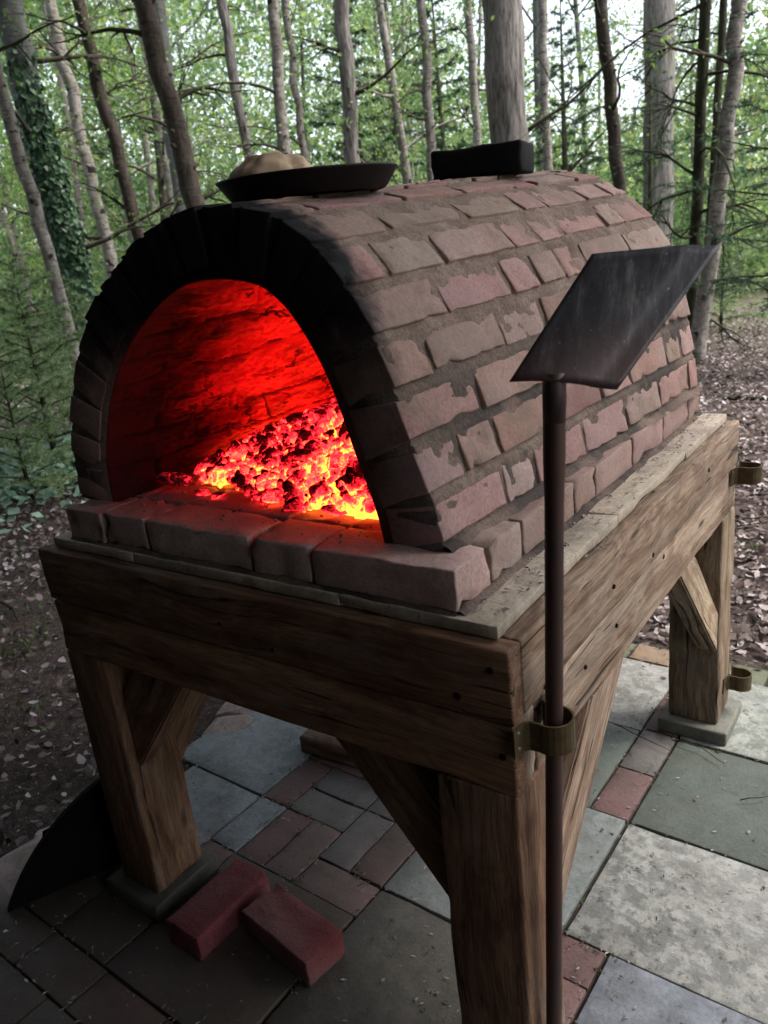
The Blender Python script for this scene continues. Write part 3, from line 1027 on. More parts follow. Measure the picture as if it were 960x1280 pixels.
NC = 19
course_w = LF / NC
TH = 0.104
for c in range(NC):
    yv = VY0
    first = True
    b = 0
    while yv < VY1 - .02:
        ln = rnd.choice([0.21, 0.22, 0.22, 0.11, 0.16, 0.24])
        if first:
            ln = 0.105 if c % 2 else 0.20
            first = False
        y1 = min(VY1, yv + ln)
        if VY1 - y1 < .06: y1 = VY1
        g = 0.25 + rnd.uniform(-.05, .05)          # share of the course taken by mortar
        if rnd.random() < .15: g += .08
        ta, tb = (c + g * .55) / NC, (c + 1 - g * .45) / NC
        up = c < NC / 2                             # on the right half the lower edge is ta
        oa, ob_ = (0.0040, 0.0008) if up else (0.0008, 0.003)
        oj = rnd.uniform(-.0018, .0018)
        ya, yb = yv + .005 + rnd.uniform(0, .004), y1 - .005 - rnd.uniform(0, .004)
        if yv == VY0: ya = VY0 + rnd.uniform(-.004, .003)
        gi = 0.015
        ia, ib = (c + gi) / NC, (c + 1 - gi) / NC
        cs = []
        for (tt, ti, oo) in ((ta, ia, oa), (tb, ib, ob_)):
            sk = rnd.uniform(-.002, .002)
            for yk in (ya, yb):
                cs += [pt(ti, yk, -TH + .014), pt(tt, yk, oo + oj + sk)]
        L = yb - ya
        P, F = brick_geo((course_w * (1 - g), L, TH), r=0.0026, seg=(5, 9, 2), rough=0.0010, chip=0.0045, seed=400 + c * 20 + b, corners=cs)
        ctr = P.mean(0)
        # wind the faces outwards whichever way the wedge was mapped
        me_col = rnd.choices([PINK, TAN, RED, DUST, (0.33, 0.2, 0.165)], [4, 2.5, .7, 2.5, 2])[0]
        o = mesh_obj('brick', P - ctr, [f[::-1] for f in F], M_brick, oven, True, ctr)
        o.color = (*jit(me_col, 0.12), 1)
        yv = y1; b += 1


def build_mortar():
    nt, ny = 460, 230
    V = []; F = []; J = []
    for layer in (0, 1):
        for i in range(nt + 1):
            t = i / nt
            for j in range(ny + 1):
                yv = VY0 + .0035 + (VY1 - VY0 - .012) * j / ny
                p = Vector((t * LF, yv, layer * 7.0))
                if layer == 0:
                    m = mnoise.fractal(p * 42, 0.8, 2.0, 4) * .0048 + max(0, mnoise.noise(p * 11) - .30) * .007
                    fc = (t * NC) % 1.0
                    if t > .5: fc = 1 - fc
                    e = min(1.0, max(0.0, (fc - .5) / .5)); e = e * e * (3 - 2 * e)
                    J.append(0.0)
                    V.append(pt(t, yv, -0.0030 + .0030 * e + m * .34))
                else:
                    # flaking layers: terraced noise stretched along the vault, grooves at the course joints
                    q = Vector((t * LF, yv * .36, 7.0))
                    v = mnoise.fractal(q * 9, 0.7, 2.2, 6)
                    k = math.floor(v * 5.5); fr_ = v * 5.5 - k
                    v = (k + min(1.0, fr_ * 6)) / 5.5
                    cj = abs((t * NC + .10 * mnoise.noise(Vector((t * 4, yv * 3, 9)))) % 1.0 - .5) * 2
                    gr = max(0.0, cj - .86) / .14 * min(1.0, max(0.0, .75 + .9 * mnoise.noise(Vector((t * 5, yv * 6, 1)))))
                    ci = math.floor(t * NC)
                    cx2 = abs(((yv + .03 * mnoise.noise(Vector((t * 9, yv * 4, 2))) + .11 * (ci % 2)) / .22) % 1.0 - .5) * 2
                    gr = max(gr, max(0.0, cx2 - .93) / .07 * min(1.0, max(0.0, .45 + .9 * mnoise.noise(Vector((t * 6, yv * 6, 4))))))
                    J.append(gr)
                    tp = min(1.0, max(0.0, (yv - VY0 - .006) / .10))
                    V.append(pt(t, yv, -TH - .004 - tp * (.009 + v * .028 - gr * .016 - .002 * mnoise.noise(p * 60))))
    w = ny + 1; o = (nt + 1) * w
    outer, inner, ends = [], [], []
    for i in range(nt):
        for j in range(ny):
            a = i * w + j
            outer.append((a, a + 1, a + w + 1, a + w))
            inner.append((o + a, o + a + w, o + a + w + 1, o + a + 1))
    for i in range(nt):
        a = i * w; ends.append((a, a + w, o + a + w, o + a))
        a = i * w + ny; ends.append((a, o + a, o + a + w, a + w))
    for j in range(ny):
        ends.append((j, o + j, o + j + 1, j + 1)); a = nt * w + j; ends.append((a, a + 1, o + a + 1, o + a))
    me = bpy.data.meshes.new('mortar')
    me.from_pydata([tuple(v) for v in V], [], outer + ends + inner)
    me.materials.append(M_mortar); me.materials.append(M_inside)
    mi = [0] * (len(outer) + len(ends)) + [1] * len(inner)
    at_ = me.attributes.new('joint', 'FLOAT', 'POINT'); at_.data.foreach_set('value', J)
    me.polygons.foreach_set('material_index', mi)
    me.polygons.foreach_set('use_smooth', [True] * len(mi))
    me.update()
    obj_from('mortar', me, None, oven)


build_mortar()

# back wall closing the vault


def build_back():
    V = []; F = []
    nr, nt = 8, 60
    for s, yv in ((0, VY1 - .10), (1, VY1 - .004)):
        base = len(V)
        for k in range(nt + 1):
            p = pt(k / nt, yv, -TH * .6 if s == 0 else -.012)
            for q in range(nr + 1):
                f = q / nr
                c = np.array([-.58, yv, p[2] * (1 - f) + .985 * f if False else 1.0])
                x = p * (1 - f) + np.array([-.58, yv, 1.0]) * f
                nn = mnoise.noise(Vector(x) * 12) * .008
                V.append((x[0], x[1] + (nn if s == 0 else nn * .4), max(x[2], .985)))
        for k in range(nt):
            for q in range(nr):
                a = base + k * (nr + 1) + q
                f = (a, a + nr + 1, a + nr + 2, a + 1)
                F.append(f if s == 0 else f[::-1])
    mesh_obj('back_wall', V, F, M_inside, oven)


build_back()

# mortar bedding under the springing and under the hearth course


def bedding(x0, x1, y0, y1, z, h, w=0.03, seed=0):
    """a ragged fillet of mortar along a line"""
    n = 40
    V = []; F = []
    d = Vector((x1 - x0, y1 - y0, 0)); L = d.length; d.normalize(); s = Vector((d[1], -d[0], 0))
    for i in range(n + 1):
        f = i / n
        c = Vector((x0, y0, z)) + d * (L * f)
        ww = w * (0.75 + .5 * mnoise.noise(Vector((f * L * 16, seed, 0)))); hh = h * (0.75 + .5 * mnoise.noise(Vector((f * L * 13, seed, 5))))
        for (a, b) in ((-.012, 0), (-.012, hh), (ww * .35, hh * .6), (ww, 0)):
            V.append(c + s * a + Vector((0, 0, b)))
    for i in range(n):
        for k in range(3):
            F.append((i * 4 + k, i * 4 + 4 + k, i * 4 + 5 + k, i * 4 + 1 + k))
    mesh_obj('mortar_fillet', V, F, M_mortar, oven)


p0, _ = prof(0, VY0); p1, _ = prof(0, VY1)
bedding(p1[0] - .002, p0[0] - .002, VY1, VY0, Z1 - .004, .022, .028, 1) if False else bedding(p0[0] - .002, p1[0] - .002, VY0 + .004, VY1, Z1 - .004, .020, .026, 1)
bedding(HX1 - .002, HX1 - .002, HY0 + .004, HY1, Z0 - .002, .012, .016, 2)
bedding(HX0 + .004, HX1 - .004, HY0 + .004, HY0 + .004, Z0 - .002, .012, .012, 3)

# ================================================================== fire


def mat_ember(name, bias):
    s = NT(name)
    geo = s.n('NewGeometry'); p = geo.outputs['Position']
    v, oi = s.offs(s.coord('Object'))
    hot = s.math('SUBTRACT', s.math('MULTIPLY', s.noise(p, 10, 3, 0.55), 1.75), 0.52)
    fine = s.noise(p, 110, 6, 0.78, 0.9)
    rnd_i = geo.outputs['Random Per Island']
    pt_ = geo.outputs['Pointiness']
    h = s.math('ADD', s.math('MULTIPLY', hot, 0.75), s.math('ADD', s.math('MULTIPLY', fine, 0.95), -0.20))
    h = s.math('ADD', h, s.math('MULTIPLY', s.math('SUBTRACT', rnd_i, 0.5), 0.36))
    h = s.math('ADD', h, bias)
    ao = s.n('AmbientOcclusion'); ao.inputs['Distance'].default_value = 0.035; ao.samples = 6
    h = s.math('ADD', h, s.math('MULTIPLY', s.math('SUBTRACT', 0.60, ao.outputs['AO']), 0.30))   # hotter down between the coals
    col = s.ramp(h, [(0.34, (0.004, 0.0, 0.0)), (0.46, (0.10, 0.001, 0.003)), (0.58, (0.50, 0.005, 0.012)), (0.72, (1.0, 0.014, 0.016)), (0.82, (1.0, 0.055, 0.015)), (0.92, (1.0, 0.25, 0.025))])
    st = s.ramp(h, [(0.34, 0.01), (0.50, 0.10), (0.66, 0.8), (0.74, 1.0), (0.84, 0.7), (0.92, 0.62)])
    st = s.math('MULTIPLY', st, 2.5)
    base = s.ramp(fine, [(0.35, (0.012, 0.01, 0.01)), (0.65, (0.07, 0.05, 0.05))])
    return s.bsdf(base, 0.95, s.bump(fine, 0.8, 0.006), 0.1, emis=col, estr=st)


M_ember = mat_ember('ember', 0.06)
M_core = mat_ember('ember_core', 0.21)
M_char = mat_ember('charred_wood', -0.20)


def chunk(seed, size, stretch=(1, 1, 1)):
    """angular broken coal: a few plane cuts of a subdivided ball"""
    bm = bmesh.new()
    bmesh.ops.create_icosphere(bm, subdivisions=2, radius=1)
    rr = random.Random(seed)
    planes = [(Vector((rr.gauss(0, 1), rr.gauss(0, 1), rr.gauss(0, 1))).normalized(), rr.uniform(.35, .75)) for _ in range(9)]
    for v in bm.verts:
        co = v.co.copy()
        for n, d in planes:
            e = co.dot(n)
            if e > d: co -= n * (e - d)
        co += mnoise.noise_vector(co * 3 + Vector((seed, 0, 0))) * .10
        v.co = Vector((co.x * stretch[0], co.y * stretch[1], co.z * stretch[2])) * size
    V = np.array([v.co[:] for v in bm.verts]); F = [tuple(v.index for v in f.verts) for f in bm.faces]
    bm.free()
    return V, F


def pile_h(x, y):
    fx_ = np.clip((x + 0.98) / 0.58, 0, 1); fy = np.clip((y - 0.15 - 0.10 * np.clip((-.45 - x) / .4, 0, 1)) / 0.28, 0, 1)
    return 0.165 * (0.22 + .78 * fx_ ** 1.1) * (fy ** .75)


def build_embers():
    # glowing heart of the bed
    n = 60
    V = []; F = []
    xs_ = np.linspace(-.90, -.235, n); ys_ = np.linspace(.15, 1.0, n)
    for x in xs_:
        for yv in ys_:
            h = float(pile_h(x, yv))
            V.append((x, yv, Z1 - .012 + max(0, h - .022) * 1.06 + (.010 * mnoise.noise(Vector((x, yv, 0)) * 30) if h > .03 else 0)))
    for i in range(n - 1):
        for j in range(n - 1):
            a = i * n + j
            if min(V[q][2] for q in (a, a + n, a + n + 1, a + 1)) > Z1 - .006: F.append((a, a + n, a + n + 1, a + 1))
    protos = [chunk(50 + q, 1.0, (rnd.uniform(.8, 1.5), rnd.uniform(.7, 1), rnd.uniform(.6, .9))) for q in range(14)]
    core = mesh_obj('ember_bed', V, F, M_core)
    tag(core, 'heap of glowing red and yellow embers inside the brick oven', 'embers', kind='stuff')
    mb = MB()
    for q in range(2600):
        x = rng.uniform(-.89, -.245); yv = rng.uniform(.17, .95) ** 1.0
        if q < 1700: yv = rng.uniform(.17, .5)
        h = float(pile_h(x, yv))
        if h < .010: continue
        sz = rng.uniform(.005, .014) if q % 4 else rng.uniform(.014, .025)
        Vc, Fc = protos[q % 14]
        rot = np.array(Matrix.Rotation(rng.uniform(0, 6.28), 3, Vector(rng.normal(size=3))))
        mb.add(Vc @ rot.T * sz + np.array([x, yv, Z1 + h - .004 + rng.uniform(-.006, .012)]), Fc)
    o = mb.build('glowing_coals', M_ember, core, smooth=False)
    tag(o, kind='stuff')


build_embers()


def coal_thing(name, label, cat, loc, size, stretch, rot, seed, mat=M_char, group=None):
    V, F = chunk(seed, size, stretch)
    o = mesh_obj(name, V, F, mat, None, False, loc)
    o.rotation_euler = rot
    tag(o, label, cat, group)


coal_thing('charred_log', 'half burnt log end at the left edge of the glowing embers', 'log', (-.840, .210, 1.014), .027, (2.2, .9, .8), (0.1, .12, .65), 71)
coal_thing('charcoal', 'black burnt out coal lying in front of the embers on the hearth', 'charcoal', (-.412, .168, 1.002), .021, (1.4, .9, .7), (0, .1, .5), 72)
coal_thing('charred_log', 'dark charred stick across the middle of the embers', 'log', (-.545, .26, 1.070), .020, (2.6, .7, .6), (0.2, -.25, .5), 73)
coal_thing('charred_log', 'dark reddish log chunk in the front of the embers at the right', 'log', (-.405, .215, 1.045), .021, (1.6, .9, .8), (0.2, -.2, .4), 74)
coal_thing('charcoal', 'small ashy coal at the front foot of the ember heap', 'charcoal', (-.60, .195, 1.004), .017, (1.3, .9, .8), (0, .1, .9), 75)

for q, (x, y_, z_, sz, lab) in enumerate(((-.775, .195, .006, .014, 'thin burnt stick end between the log and the glowing embers'), (-.72, .185, .005, .012, 'small dark cinder before the left end of the embers'))):
    coal_thing('cinder', lab, 'cinder', (x, y_, Z1 + z_), sz, (1.8, .8, .7), (0, .1, .4 + q), 90 + q)

# hearth crumbs
mb = MB()
for q in range(40):
    x = rng.uniform(-.85, -.28); yv = rng.uniform(.06, .22)
    V, F = chunk(300 + q, rng.uniform(.0015, .005)); mb.add(V + np.array([x, yv, Z1 + .002]), F)
tag(mb.build('ash_crumbs', mat_simple('ash', (0.30, 0.26, 0.25), .9, 30, .8), smooth=False), 'crumbs of ash and grit scattered on the hearth bricks', 'ash', kind='stuff')

# ================================================================== things on and by the oven


def build_pan():
    c = Vector((-.535, .36, 1.522))
    t = empty('baking_pan', c, 'round black baking pan with flared sides on the oven crown holding the bread', 'pan')
    n = 48
    prof_ = [(0.0, 0.0), (.134, 0.0), (.140, .003), (.160, .031), (.1625, .033), (.1630, .0355), (.1610, .0365), (.1585, .035), (.138, .006), (0, .005)]
    V = []; F = []
    for (r_, z_) in prof_:
        for k in range(n):
            a = 2 * math.pi * k / n
            V.append((r_ * math.cos(a), r_ * math.sin(a), z_ ))
    for i in range(len(prof_) - 1):
        for k in range(n):
            k2 = (k + 1) % n
            F.append((i * n + k, i * n + k2, (i + 1) * n + k2, (i + 1) * n + k))
    o = mesh_obj('pan_body', V, F, M_pan, t)
    t.rotation_euler = (R(1.5), R(1.0), 0)
    # bread inside: a rough lump of dough
    bm = bmesh.new(); bmesh.ops.create_icosphere(bm, subdivisions=4, radius=1)
    for v in bm.verts:
        co = v.co
        d = 1 + .16 * mnoise.noise(co * 2.2 + Vector((4, 1, 2))) + .13 * mnoise.noise(co * 5) + .05 * mnoise.noise(co * 11) - .26 * math.exp(-((co.x * .8 + co.y * .5 - .25) / .12) ** 2)
        v.co = Vector((co.x * .076 * d, co.y * .062 * d, max(-.45, min(co.z, .5 + .35 * co.z)) * .062 * (.6 + .4 * d)))
    me = bpy.data.meshes.new('bread'); bm.to_mesh(me); bm.free()
    me.polygons.foreach_set('use_smooth', [True] * len(me.polygons))
    b = obj_from('bread', me, M_dough, None, c + Vector((-.058, -.024, .026)))
    b.rotation_euler = (0, 0, R(30))
    tag(b, 'lumpy pale golden bread dough in the black pan on the oven', 'bread')


build_pan()

blk = brick_obj('block', (0.222, 0.104, 0.066), (-.512, .985, 1.590), M_soot_brick, None, (1, 1, 1), R(8), 77, (R(-1), R(1.5)), r=0.007, seg=(5, 3, 2), rough=0.002, chip=0.004)
tag(blk, 'soot black brick shaped block lying across the crown of the oven', 'block')


def build_peel():
    top = Vector((.046, .070, 1.240)); bot = Vector((.0165, .030, .003))
    t = empty('oven_peel', bot, 'long handled steel oven shovel standing blade up in the metal ring', 'shovel')
    ax = (bot - top)
    path = [top - ax * -f * 0 + ax * f for f in np.linspace(-0.012, 1, 24)]
    V, F = tube([p - bot for p in path], [.0125 + .0016 * (i < 3) for i in range(24)], 14)
    mesh_obj('handle', V, F, M_rust, t)
    # welded socket under the blade
    up_ = -ax.normalized()
    V, F = tube([top - bot - up_ * .045, top - bot - up_ * .01, top - bot + up_ * .006, top - bot + up_ * .02 + Vector((.003, .010, 0))], [.0142, .0148, .0145, .008], 14)
    mesh_obj('socket', V, F, M_rust, t)
    # blade: a bent sheet, its right side folded down
    BL = CAM + ray(637, 477) * ((.035 - CAM[1]) / ray(637, 477)[1])
    BR = CAM + ray(772, 486) * ((.100 - CAM[1]) / ray(772, 486)[1])
    TL = CAM + ray(740, 318) * ((.205 - CAM[1]) / ray(740, 318)[1])
    TR = CAM + ray(905, 299) * ((.265 - CAM[1]) / ray(905, 299)[1])
    nu, nv = 22, 16
    P = np.zeros((nu + 1, nv + 1, 3))
    nrm = np.cross(BR - BL, TL - BL); nrm /= np.linalg.norm(nrm)
    if nrm[2] < 0: nrm = -nrm
    for i in range(nu + 1):
        u = i / nu
        for j in range(nv + 1):
            v = j / nv
            p = (BL * (1 - u) + BR * u) * (1 - v) + (TL * (1 - u) + TR * u) * v
            crown = 0.007 * (1 - (2 * min(u / .8, 1.0) - 1) ** 2) * (1 - .45 * v)      # gentle dish
            fold = max(0.0, u - 0.74) / 0.26
            p = p + nrm * (crown - 0.012 * fold * (.2 + .8 * v)) + nrm * (-.006 * math.sin(math.pi * u) * v)
            P[i, j] = p
    N = np.zeros_like(P)
    du = np.gradient(P, axis=0); dv = np.gradient(P, axis=1)
    N = np.cross(du, dv); N /= np.linalg.norm(N, axis=2)[:, :, None]
    th = 0.0022
    w = nv + 1
    V = [q for q in (P + N * th / 2).reshape(-1, 3)] + [q for q in (P - N * th / 2).reshape(-1, 3)]
    o = (nu + 1) * w; F = []
    for i in range(nu):
        for j in range(nv):
            a = i * w + j
            F.append((a, a + w, a + w + 1, a + 1)); F.append((o + a, o + a + 1, o + a + w + 1, o + a + w))
    rim = [i * w for i in range(nu + 1)] + [nu * w + j for j in range(1, w)] + [i * w + nv for i in range(nu - 1, -1, -1)] + [j for j in range(nv - 1, 0, -1)]
    for q in range(len(rim)):
        a, b = rim[q], rim[(q + 1) % len(rim)]
        F.append((a, o + a, o + b, b))
    loc = np.array(top) + np.array([0, 0, -.005])
    me_o = mesh_obj('blade', np.array(V) - loc, F, M_blade, t, True, Vector(loc) - bot)


build_peel()


def build_door():
    """curved black panel stood beside the front left leg"""
    th, n = 0.022, 30
    t = empty('oven_door', (-1.30, -0.19, 0.0), 'soot black oven door with a curved outer edge standing beside the front left leg', 'door')
    cx_, cz_, r_ = .49, -.241, .544
    prof2 = [(0.0, 0.0)] + [(d, cz_ + math.sqrt(r_ * r_ - (d - cx_) ** 2)) for d in np.linspace(.004, .335, n)] + [(.34, .25), (.34, 0.0)]
    m = len(prof2)
    V = [(x, d, z_) for x in (-th / 2, th / 2) for (d, z_) in prof2]
    F = [tuple(range(m)), tuple(range(2 * m - 1, m - 1, -1))]
    for i in range(m):
        j = (i + 1) % m; F.append((i, m + i, m + j, j))
    bm = bmesh.new()
    vs = [bm.verts.new(v) for v in V]
    for f in F: bm.faces.new([vs[i] for i in f])
    bmesh.ops.recalc_face_normals(bm, faces=bm.faces)
    bmesh.ops.bevel(bm, geom=[e for e in bm.edges if len(e.link_faces) == 2 and e.calc_face_angle() > 1], offset=.003, segments=2, affect='EDGES')
    me = bpy.data.meshes.new('sheet'); bm.to_mesh(me); bm.free()
    obj_from('sheet', me, M_door, t)
    for z_ in (.05, .15):
        P, F = brick_geo((.018, .20, .035), r=.003, seg=(1, 3, 1)); mesh_obj('batten', P, F, M_door, t, True, (-.0205, .215, z_))
    t.rotation_euler = (0, R(2), R(-25))


build_door()

# two loose red bricks on the paving under the oven
for (cx, cy, rz, sz, lab, col) in (
        (-.8085, .058, R(-1), (.104, .220, .064), 'loose dark red brick next to the front left leg, lying lengthways to the front', (0.17, 0.038, 0.046)),
        (-.612, .086, R(-9), (.222, .104, .064), 'loose red brick lying crosswise with a scratched face, right of its twin', (0.185, 0.045, 0.048))):
    o = brick_obj('loose_brick', sz, (cx, cy, .0335), M_loose, None, col, rz, 60 + int(cx * -10), r=.0032, seg=(6, 6, 3), rough=.0016, chip=.005)
    tag(o, lab, 'brick', 'loose bricks on the paving')

bl = timber('timber_billet', (-1.06, .665, .033), (-.60, .70, .033), .085, .062, (0.16, .10, .065), parent=None, seed=91, r=.012, rough=.004)
tag(bl, 'short brown timber offcut lying on the paving behind the front brace', 'timber')

rs = chunk(333, .05, (1.2, .8, .45))
for (px, py, sc, lab) in ((8, 1163, .32, 'small pale stone by the foot of the black oven door'),):
    g = at_z(px, py, -.01)
    o = mesh_obj('stone', rs[0] * sc * 2, rs[1], M_slab, None, False, g); o.color = (.45, .42, .40, .6)
    tag(o, lab, 'stone')
for q, (px, py, sc, lab) in enumerate(((30, 1090, 1.9, 'flat pinkish edging stone beside the black oven door, at the soil edge'),
                                       (75, 1045, 1.2, 'smaller flat edging stone between the soil and the oven door'),
                                       (283, 903, 1.3, 'flat buff edging stone seen past the front left leg under the oven'),
                                       (300, 884, 1.1, 'mossy pale edging stone behind the buff one under the oven'))):
    g = at_z(px, py, 0)
    V, F = chunk(500 + q, .07, (1.5, 1, .35))
    o = mesh_obj('edging_stone', V * sc, F, M_slab, None, False, (g[0], g[1], -.01)); o.color = (.33, .26, .235, .4)
    o.rotation_euler = (0, 0, R(60))
    tag(o, lab, 'stone', 'edging stones')

# ================================================================== woodland


def trunk_path(px0, py0, px1, py1, dist, top_extra=2.5, bend=0.05, n=26):
    """trunk seen from (px0,py0) up in the picture to (px1,py1) low, at the given depth; carried on to the ground and above the frame"""
    a = at_depth(px0, py0, dist); b = at_depth(px1, py1, dist)
    d = (a - b) / (a[2] - b[2])
    base = b + d * (-0.12 - b[2]); top = a + d * top_extra
    rr = random.Random(int(px0 * 7 + dist * 31))
    P = []
    for i in range(n):
        f = i / (n - 1)
        p = base * (1 - f) + top * f
        w = bend * math.sin(f * rr.uniform(5, 9)) * min(1, f * 3)
        P.append(p + RH * w * rr.uniform(.4, 1) + FH * bend * math.cos(f * 7) * .6)
    return np.array(P), base, top


def limb(p, d, L, r0, n=7, droop=-0.1, wig=0.16, rr=rnd):
    P = [np.array(p, float)]; d = np.array(d, float) / np.linalg.norm(d)
    for i in range(n - 1):
        d = d + np.array([rr.gauss(0, wig), rr.gauss(0, wig), rr.gauss(0, wig) + droop / n])
        d /= np.linalg.norm(d)
        P.append(P[-1] + d * L / (n - 1))
    return np.array(P), [r0 * (1 - .85 * i / (n - 1)) for i in range(n)]


def leafy(points, n, spread, size, flat=0.3):
    """leaf centres scattered round twig points"""
    pts = np.asarray(points)
    c = pts[rng.integers(0, len(pts), n)] + rng.normal(size=(n, 3)) * spread
    dr = rand_unit(n); dr[:, 2] -= .3
    nm = rand_unit(n) * .8; nm[:, 2] += 1 - flat
    L = rng.uniform(.6, 1.2, n) * size
    return leaf_mesh(c, dr, nm, L, L * .62)


def build_tree(name, label, cat, spec, bark, dist, wpx, group=None, nl=9, leaves=700, lsize=.055, lspread=.14, lim=(1.2, None), droop=-.1, elev=.35, llen=(.7, 1.7), leafmat=None, stubs=True, taper=.35, sub=5, bend=0.05):
    px0, py0, px1, py1 = spec
    P, base, top = trunk_path(px0, py0, px1, py1, dist, bend=bend)
    root = empty(name, base, label, cat, group)
    r0 = wpx / 2 / FPX * dist
    n = len(P)
    rad = [r0 * (1.12 - taper * i / (n - 1)) * (1 + .5 * max(0, 1 - i * .7)) for i in range(n)]
    mb = MB()
    V, F = tube(P - base, rad, 12, True, .14, seed=px0 * .1)
    mb.add(V, F)
    rr = random.Random(int(px0 * 13 + py1))
    if stubs:
        for q in range(int((P[-1][2]) / .22)):
            i = rr.uniform(2, n - 2); i0 = int(i)
            c = P[i0] * (1 - i + i0) + P[i0 + 1] * (i - i0) - base
            a = rr.uniform(0, 6.28); d = np.array([math.cos(a), math.sin(a), .35])
            rb = rad[i0]
            V, F = tube([c + d * rb * .6, c + d * rb * (1.12 + rr.uniform(0, .35))], [rb * .34, rb * .16], 6); mb.add(V, F)
    mb.build('trunk', BARK[bark], root)
    zt = (lim[1] or top[2]) - base[2]
    tw = []
    for q in range(nl):
        h = lim[0] + (zt - lim[0]) * (q + rr.random()) / nl
        f = min(.97, h / (top[2] - base[2])); i = f * (n - 1); i0 = int(i)
        c = P[i0] * (1 - i + i0) + P[min(i0 + 1, n - 1)] * (i - i0) - base
        a = rr.uniform(0, 6.28)
        L = rr.uniform(*llen)
        d = np.array([math.cos(a), math.sin(a), elev + rr.uniform(-.3, .3)])
        lp, lr = limb(c, d, L, min(rad[i0] * .32, .03), 8, droop, .16, rr)
        bmb = MB(); V, F = tube(lp, lr, 5); bmb.add(V, F)
        tw += list(lp[3:])
        for s_ in range(sub):
            k_ = rr.randint(2, 7)
            dd = lp[k_] - lp[k_ - 1]; dd = dd / np.linalg.norm(dd) + np.array([rr.gauss(0, .6), rr.gauss(0, .6), rr.gauss(0, .4)])
            sp, sr = limb(lp[k_], dd, L * rr.uniform(.25, .55), lr[k_] * .6 + .0015, 5, droop, .2, rr)
            V, F = tube(sp, sr, 4, False); bmb.add(V, F); tw += list(sp[1:])
        bmb.build('branch', BARK['dark' if bark in ('dark', 'brown') else 'brown'], root)
    if leaves and tw:
        V, F = leafy(tw, leaves, lspread, lsize)
        np_mesh('crown', V, F, leafmat or M_spring, root)['kind'] = 'stuff'
    return root, P, base, rad


T = [  # name, label, category, (top px, low px), bark, depth, width px, options
    ('beech_tree', 'thick grey smooth trunk at the left edge wearing a coat of ivy', 'tree', (12, 0, 108, 430), 'beech', 9.0, 34, dict(nl=6, leaves=500, stubs=False)),
    ('birch_tree', 'pale leaning birch in front of the ivy clad trunk at far left', 'tree', (2, 90, 92, 450), 'birch', 7.5, 15, dict(nl=5, leaves=200)),
    ('birch_tree', 'thin mossy birch with leafy shoots right of the ivy clad trunk', 'tree', (66, 0, 135, 320), 'birch', 10.5, 14, dict(nl=9, leaves=700)),
    ('birch_tree', 'slim brown birch with dark knots above the left shoulder of the oven', 'tree', (100, 0, 168, 285), 'brown', 9.5, 15, dict(nl=7, leaves=300)),
    ('birch_tree', 'dark thick birch trunk leaning left just behind the oven front', 'tree', (183, 0, 243, 262), 'brown', 8.5, 23, dict(nl=7, leaves=300)),
    ('birch_tree', 'grey trunk half hidden behind the dark thick birch', 'tree', (201, 0, 224, 262), 'beech', 11, 15, dict(nl=6, leaves=400)),
    ('birch_tree', 'white birch stem low behind the dark thick birch', 'tree', (176, 0, 216, 258), 'birch', 14, 13, dict(nl=6, leaves=400)),
    ('birch_tree', 'grey birch standing left of the bread on the oven', 'tree', (279, 0, 313, 218), 'pine', 11, 12, dict(nl=8, leaves=500)),
    ('birch_tree', 'white barked birch rising directly behind the bread', 'tree', (345, 0, 355, 200), 'birch', 10, 14, dict(nl=7, leaves=300)),
    ('birch_tree', 'slender white birch close beside the one behind the bread', 'tree', (361, 0, 379, 200), 'birch', 11, 9, dict(nl=7, leaves=300)),
    ('oak_tree', 'grey straight trunk behind the middle of the black pan', 'tree', (428, 0, 440, 205), 'pine', 11, 18, dict(nl=7, leaves=400)),
    ('birch_tree', 'thin white birch between the pan and the black block', 'tree', (529, 0, 539, 228), 'birch', 10, 11, dict(nl=6, leaves=350)),
    ('birch_tree', 'pale birch close left of the thick pine trunk', 'tree', (588, 0, 597, 190), 'birch', 13, 10, dict(nl=8, leaves=700)),
    ('pine_tree', 'thick grey pine trunk standing straight behind the black block', 'tree', (628, 0, 637, 190), 'pine', 10, 43, dict(nl=5, leaves=0, stubs=False, taper=.2, bend=.02)),
    ('birch_tree', 'slim grey birch just right of the thick pine trunk', 'tree', (680, 0, 683, 210), 'birch', 12, 11, dict(nl=7, leaves=500)),
    ('birch_tree', 'brown speckled birch rising behind the back end of the oven', 'tree', (753, 0, 771, 245), 'brown', 9, 15, dict(nl=5, leaves=120)),
    ('pine_tree', 'pale thick pine trunk in the distance behind the speckled birch', 'tree', (825, 0, 822, 250), 'pine', 15, 33, dict(nl=5, leaves=0, stubs=False, taper=.2, bend=.02)),
    ('spruce_tree', 'thin mossy dark spruce stem with drooping bare lower branches', 'tree', (882, 0, 868, 300), 'dark', 8.5, 13, dict(nl=16, leaves=0, droop=-.9, elev=.25, llen=(.9, 2.0), lim=(.5, 3.6), sub=9, bend=.02)),
    ('spruce_tree', 'thinner dark spruce stem close beside the mossy one', 'tree', (905, 0, 884, 320), 'dark', 9.5, 9, dict(nl=12, leaves=0, droop=-.9, elev=.2, llen=(.7, 1.6), lim=(.4, 3.4), sub=9, bend=.02)),
    ('birch_tree', 'pale brown birch leaning right behind the shovel blade', 'tree', (926, 0, 872, 440), 'birch', 8.2, 18, dict(nl=6, leaves=260, lim=(1.9, None))),
]
roots = []
for (nm, lab, cat, spec, bark, dist, w, kw) in T:
    roots.append(build_tree(nm, lab, cat, spec, bark, dist, w, group='trees standing round the clearing', **kw))

# ivy on the first trunk
root, P, base, rad = roots[0]


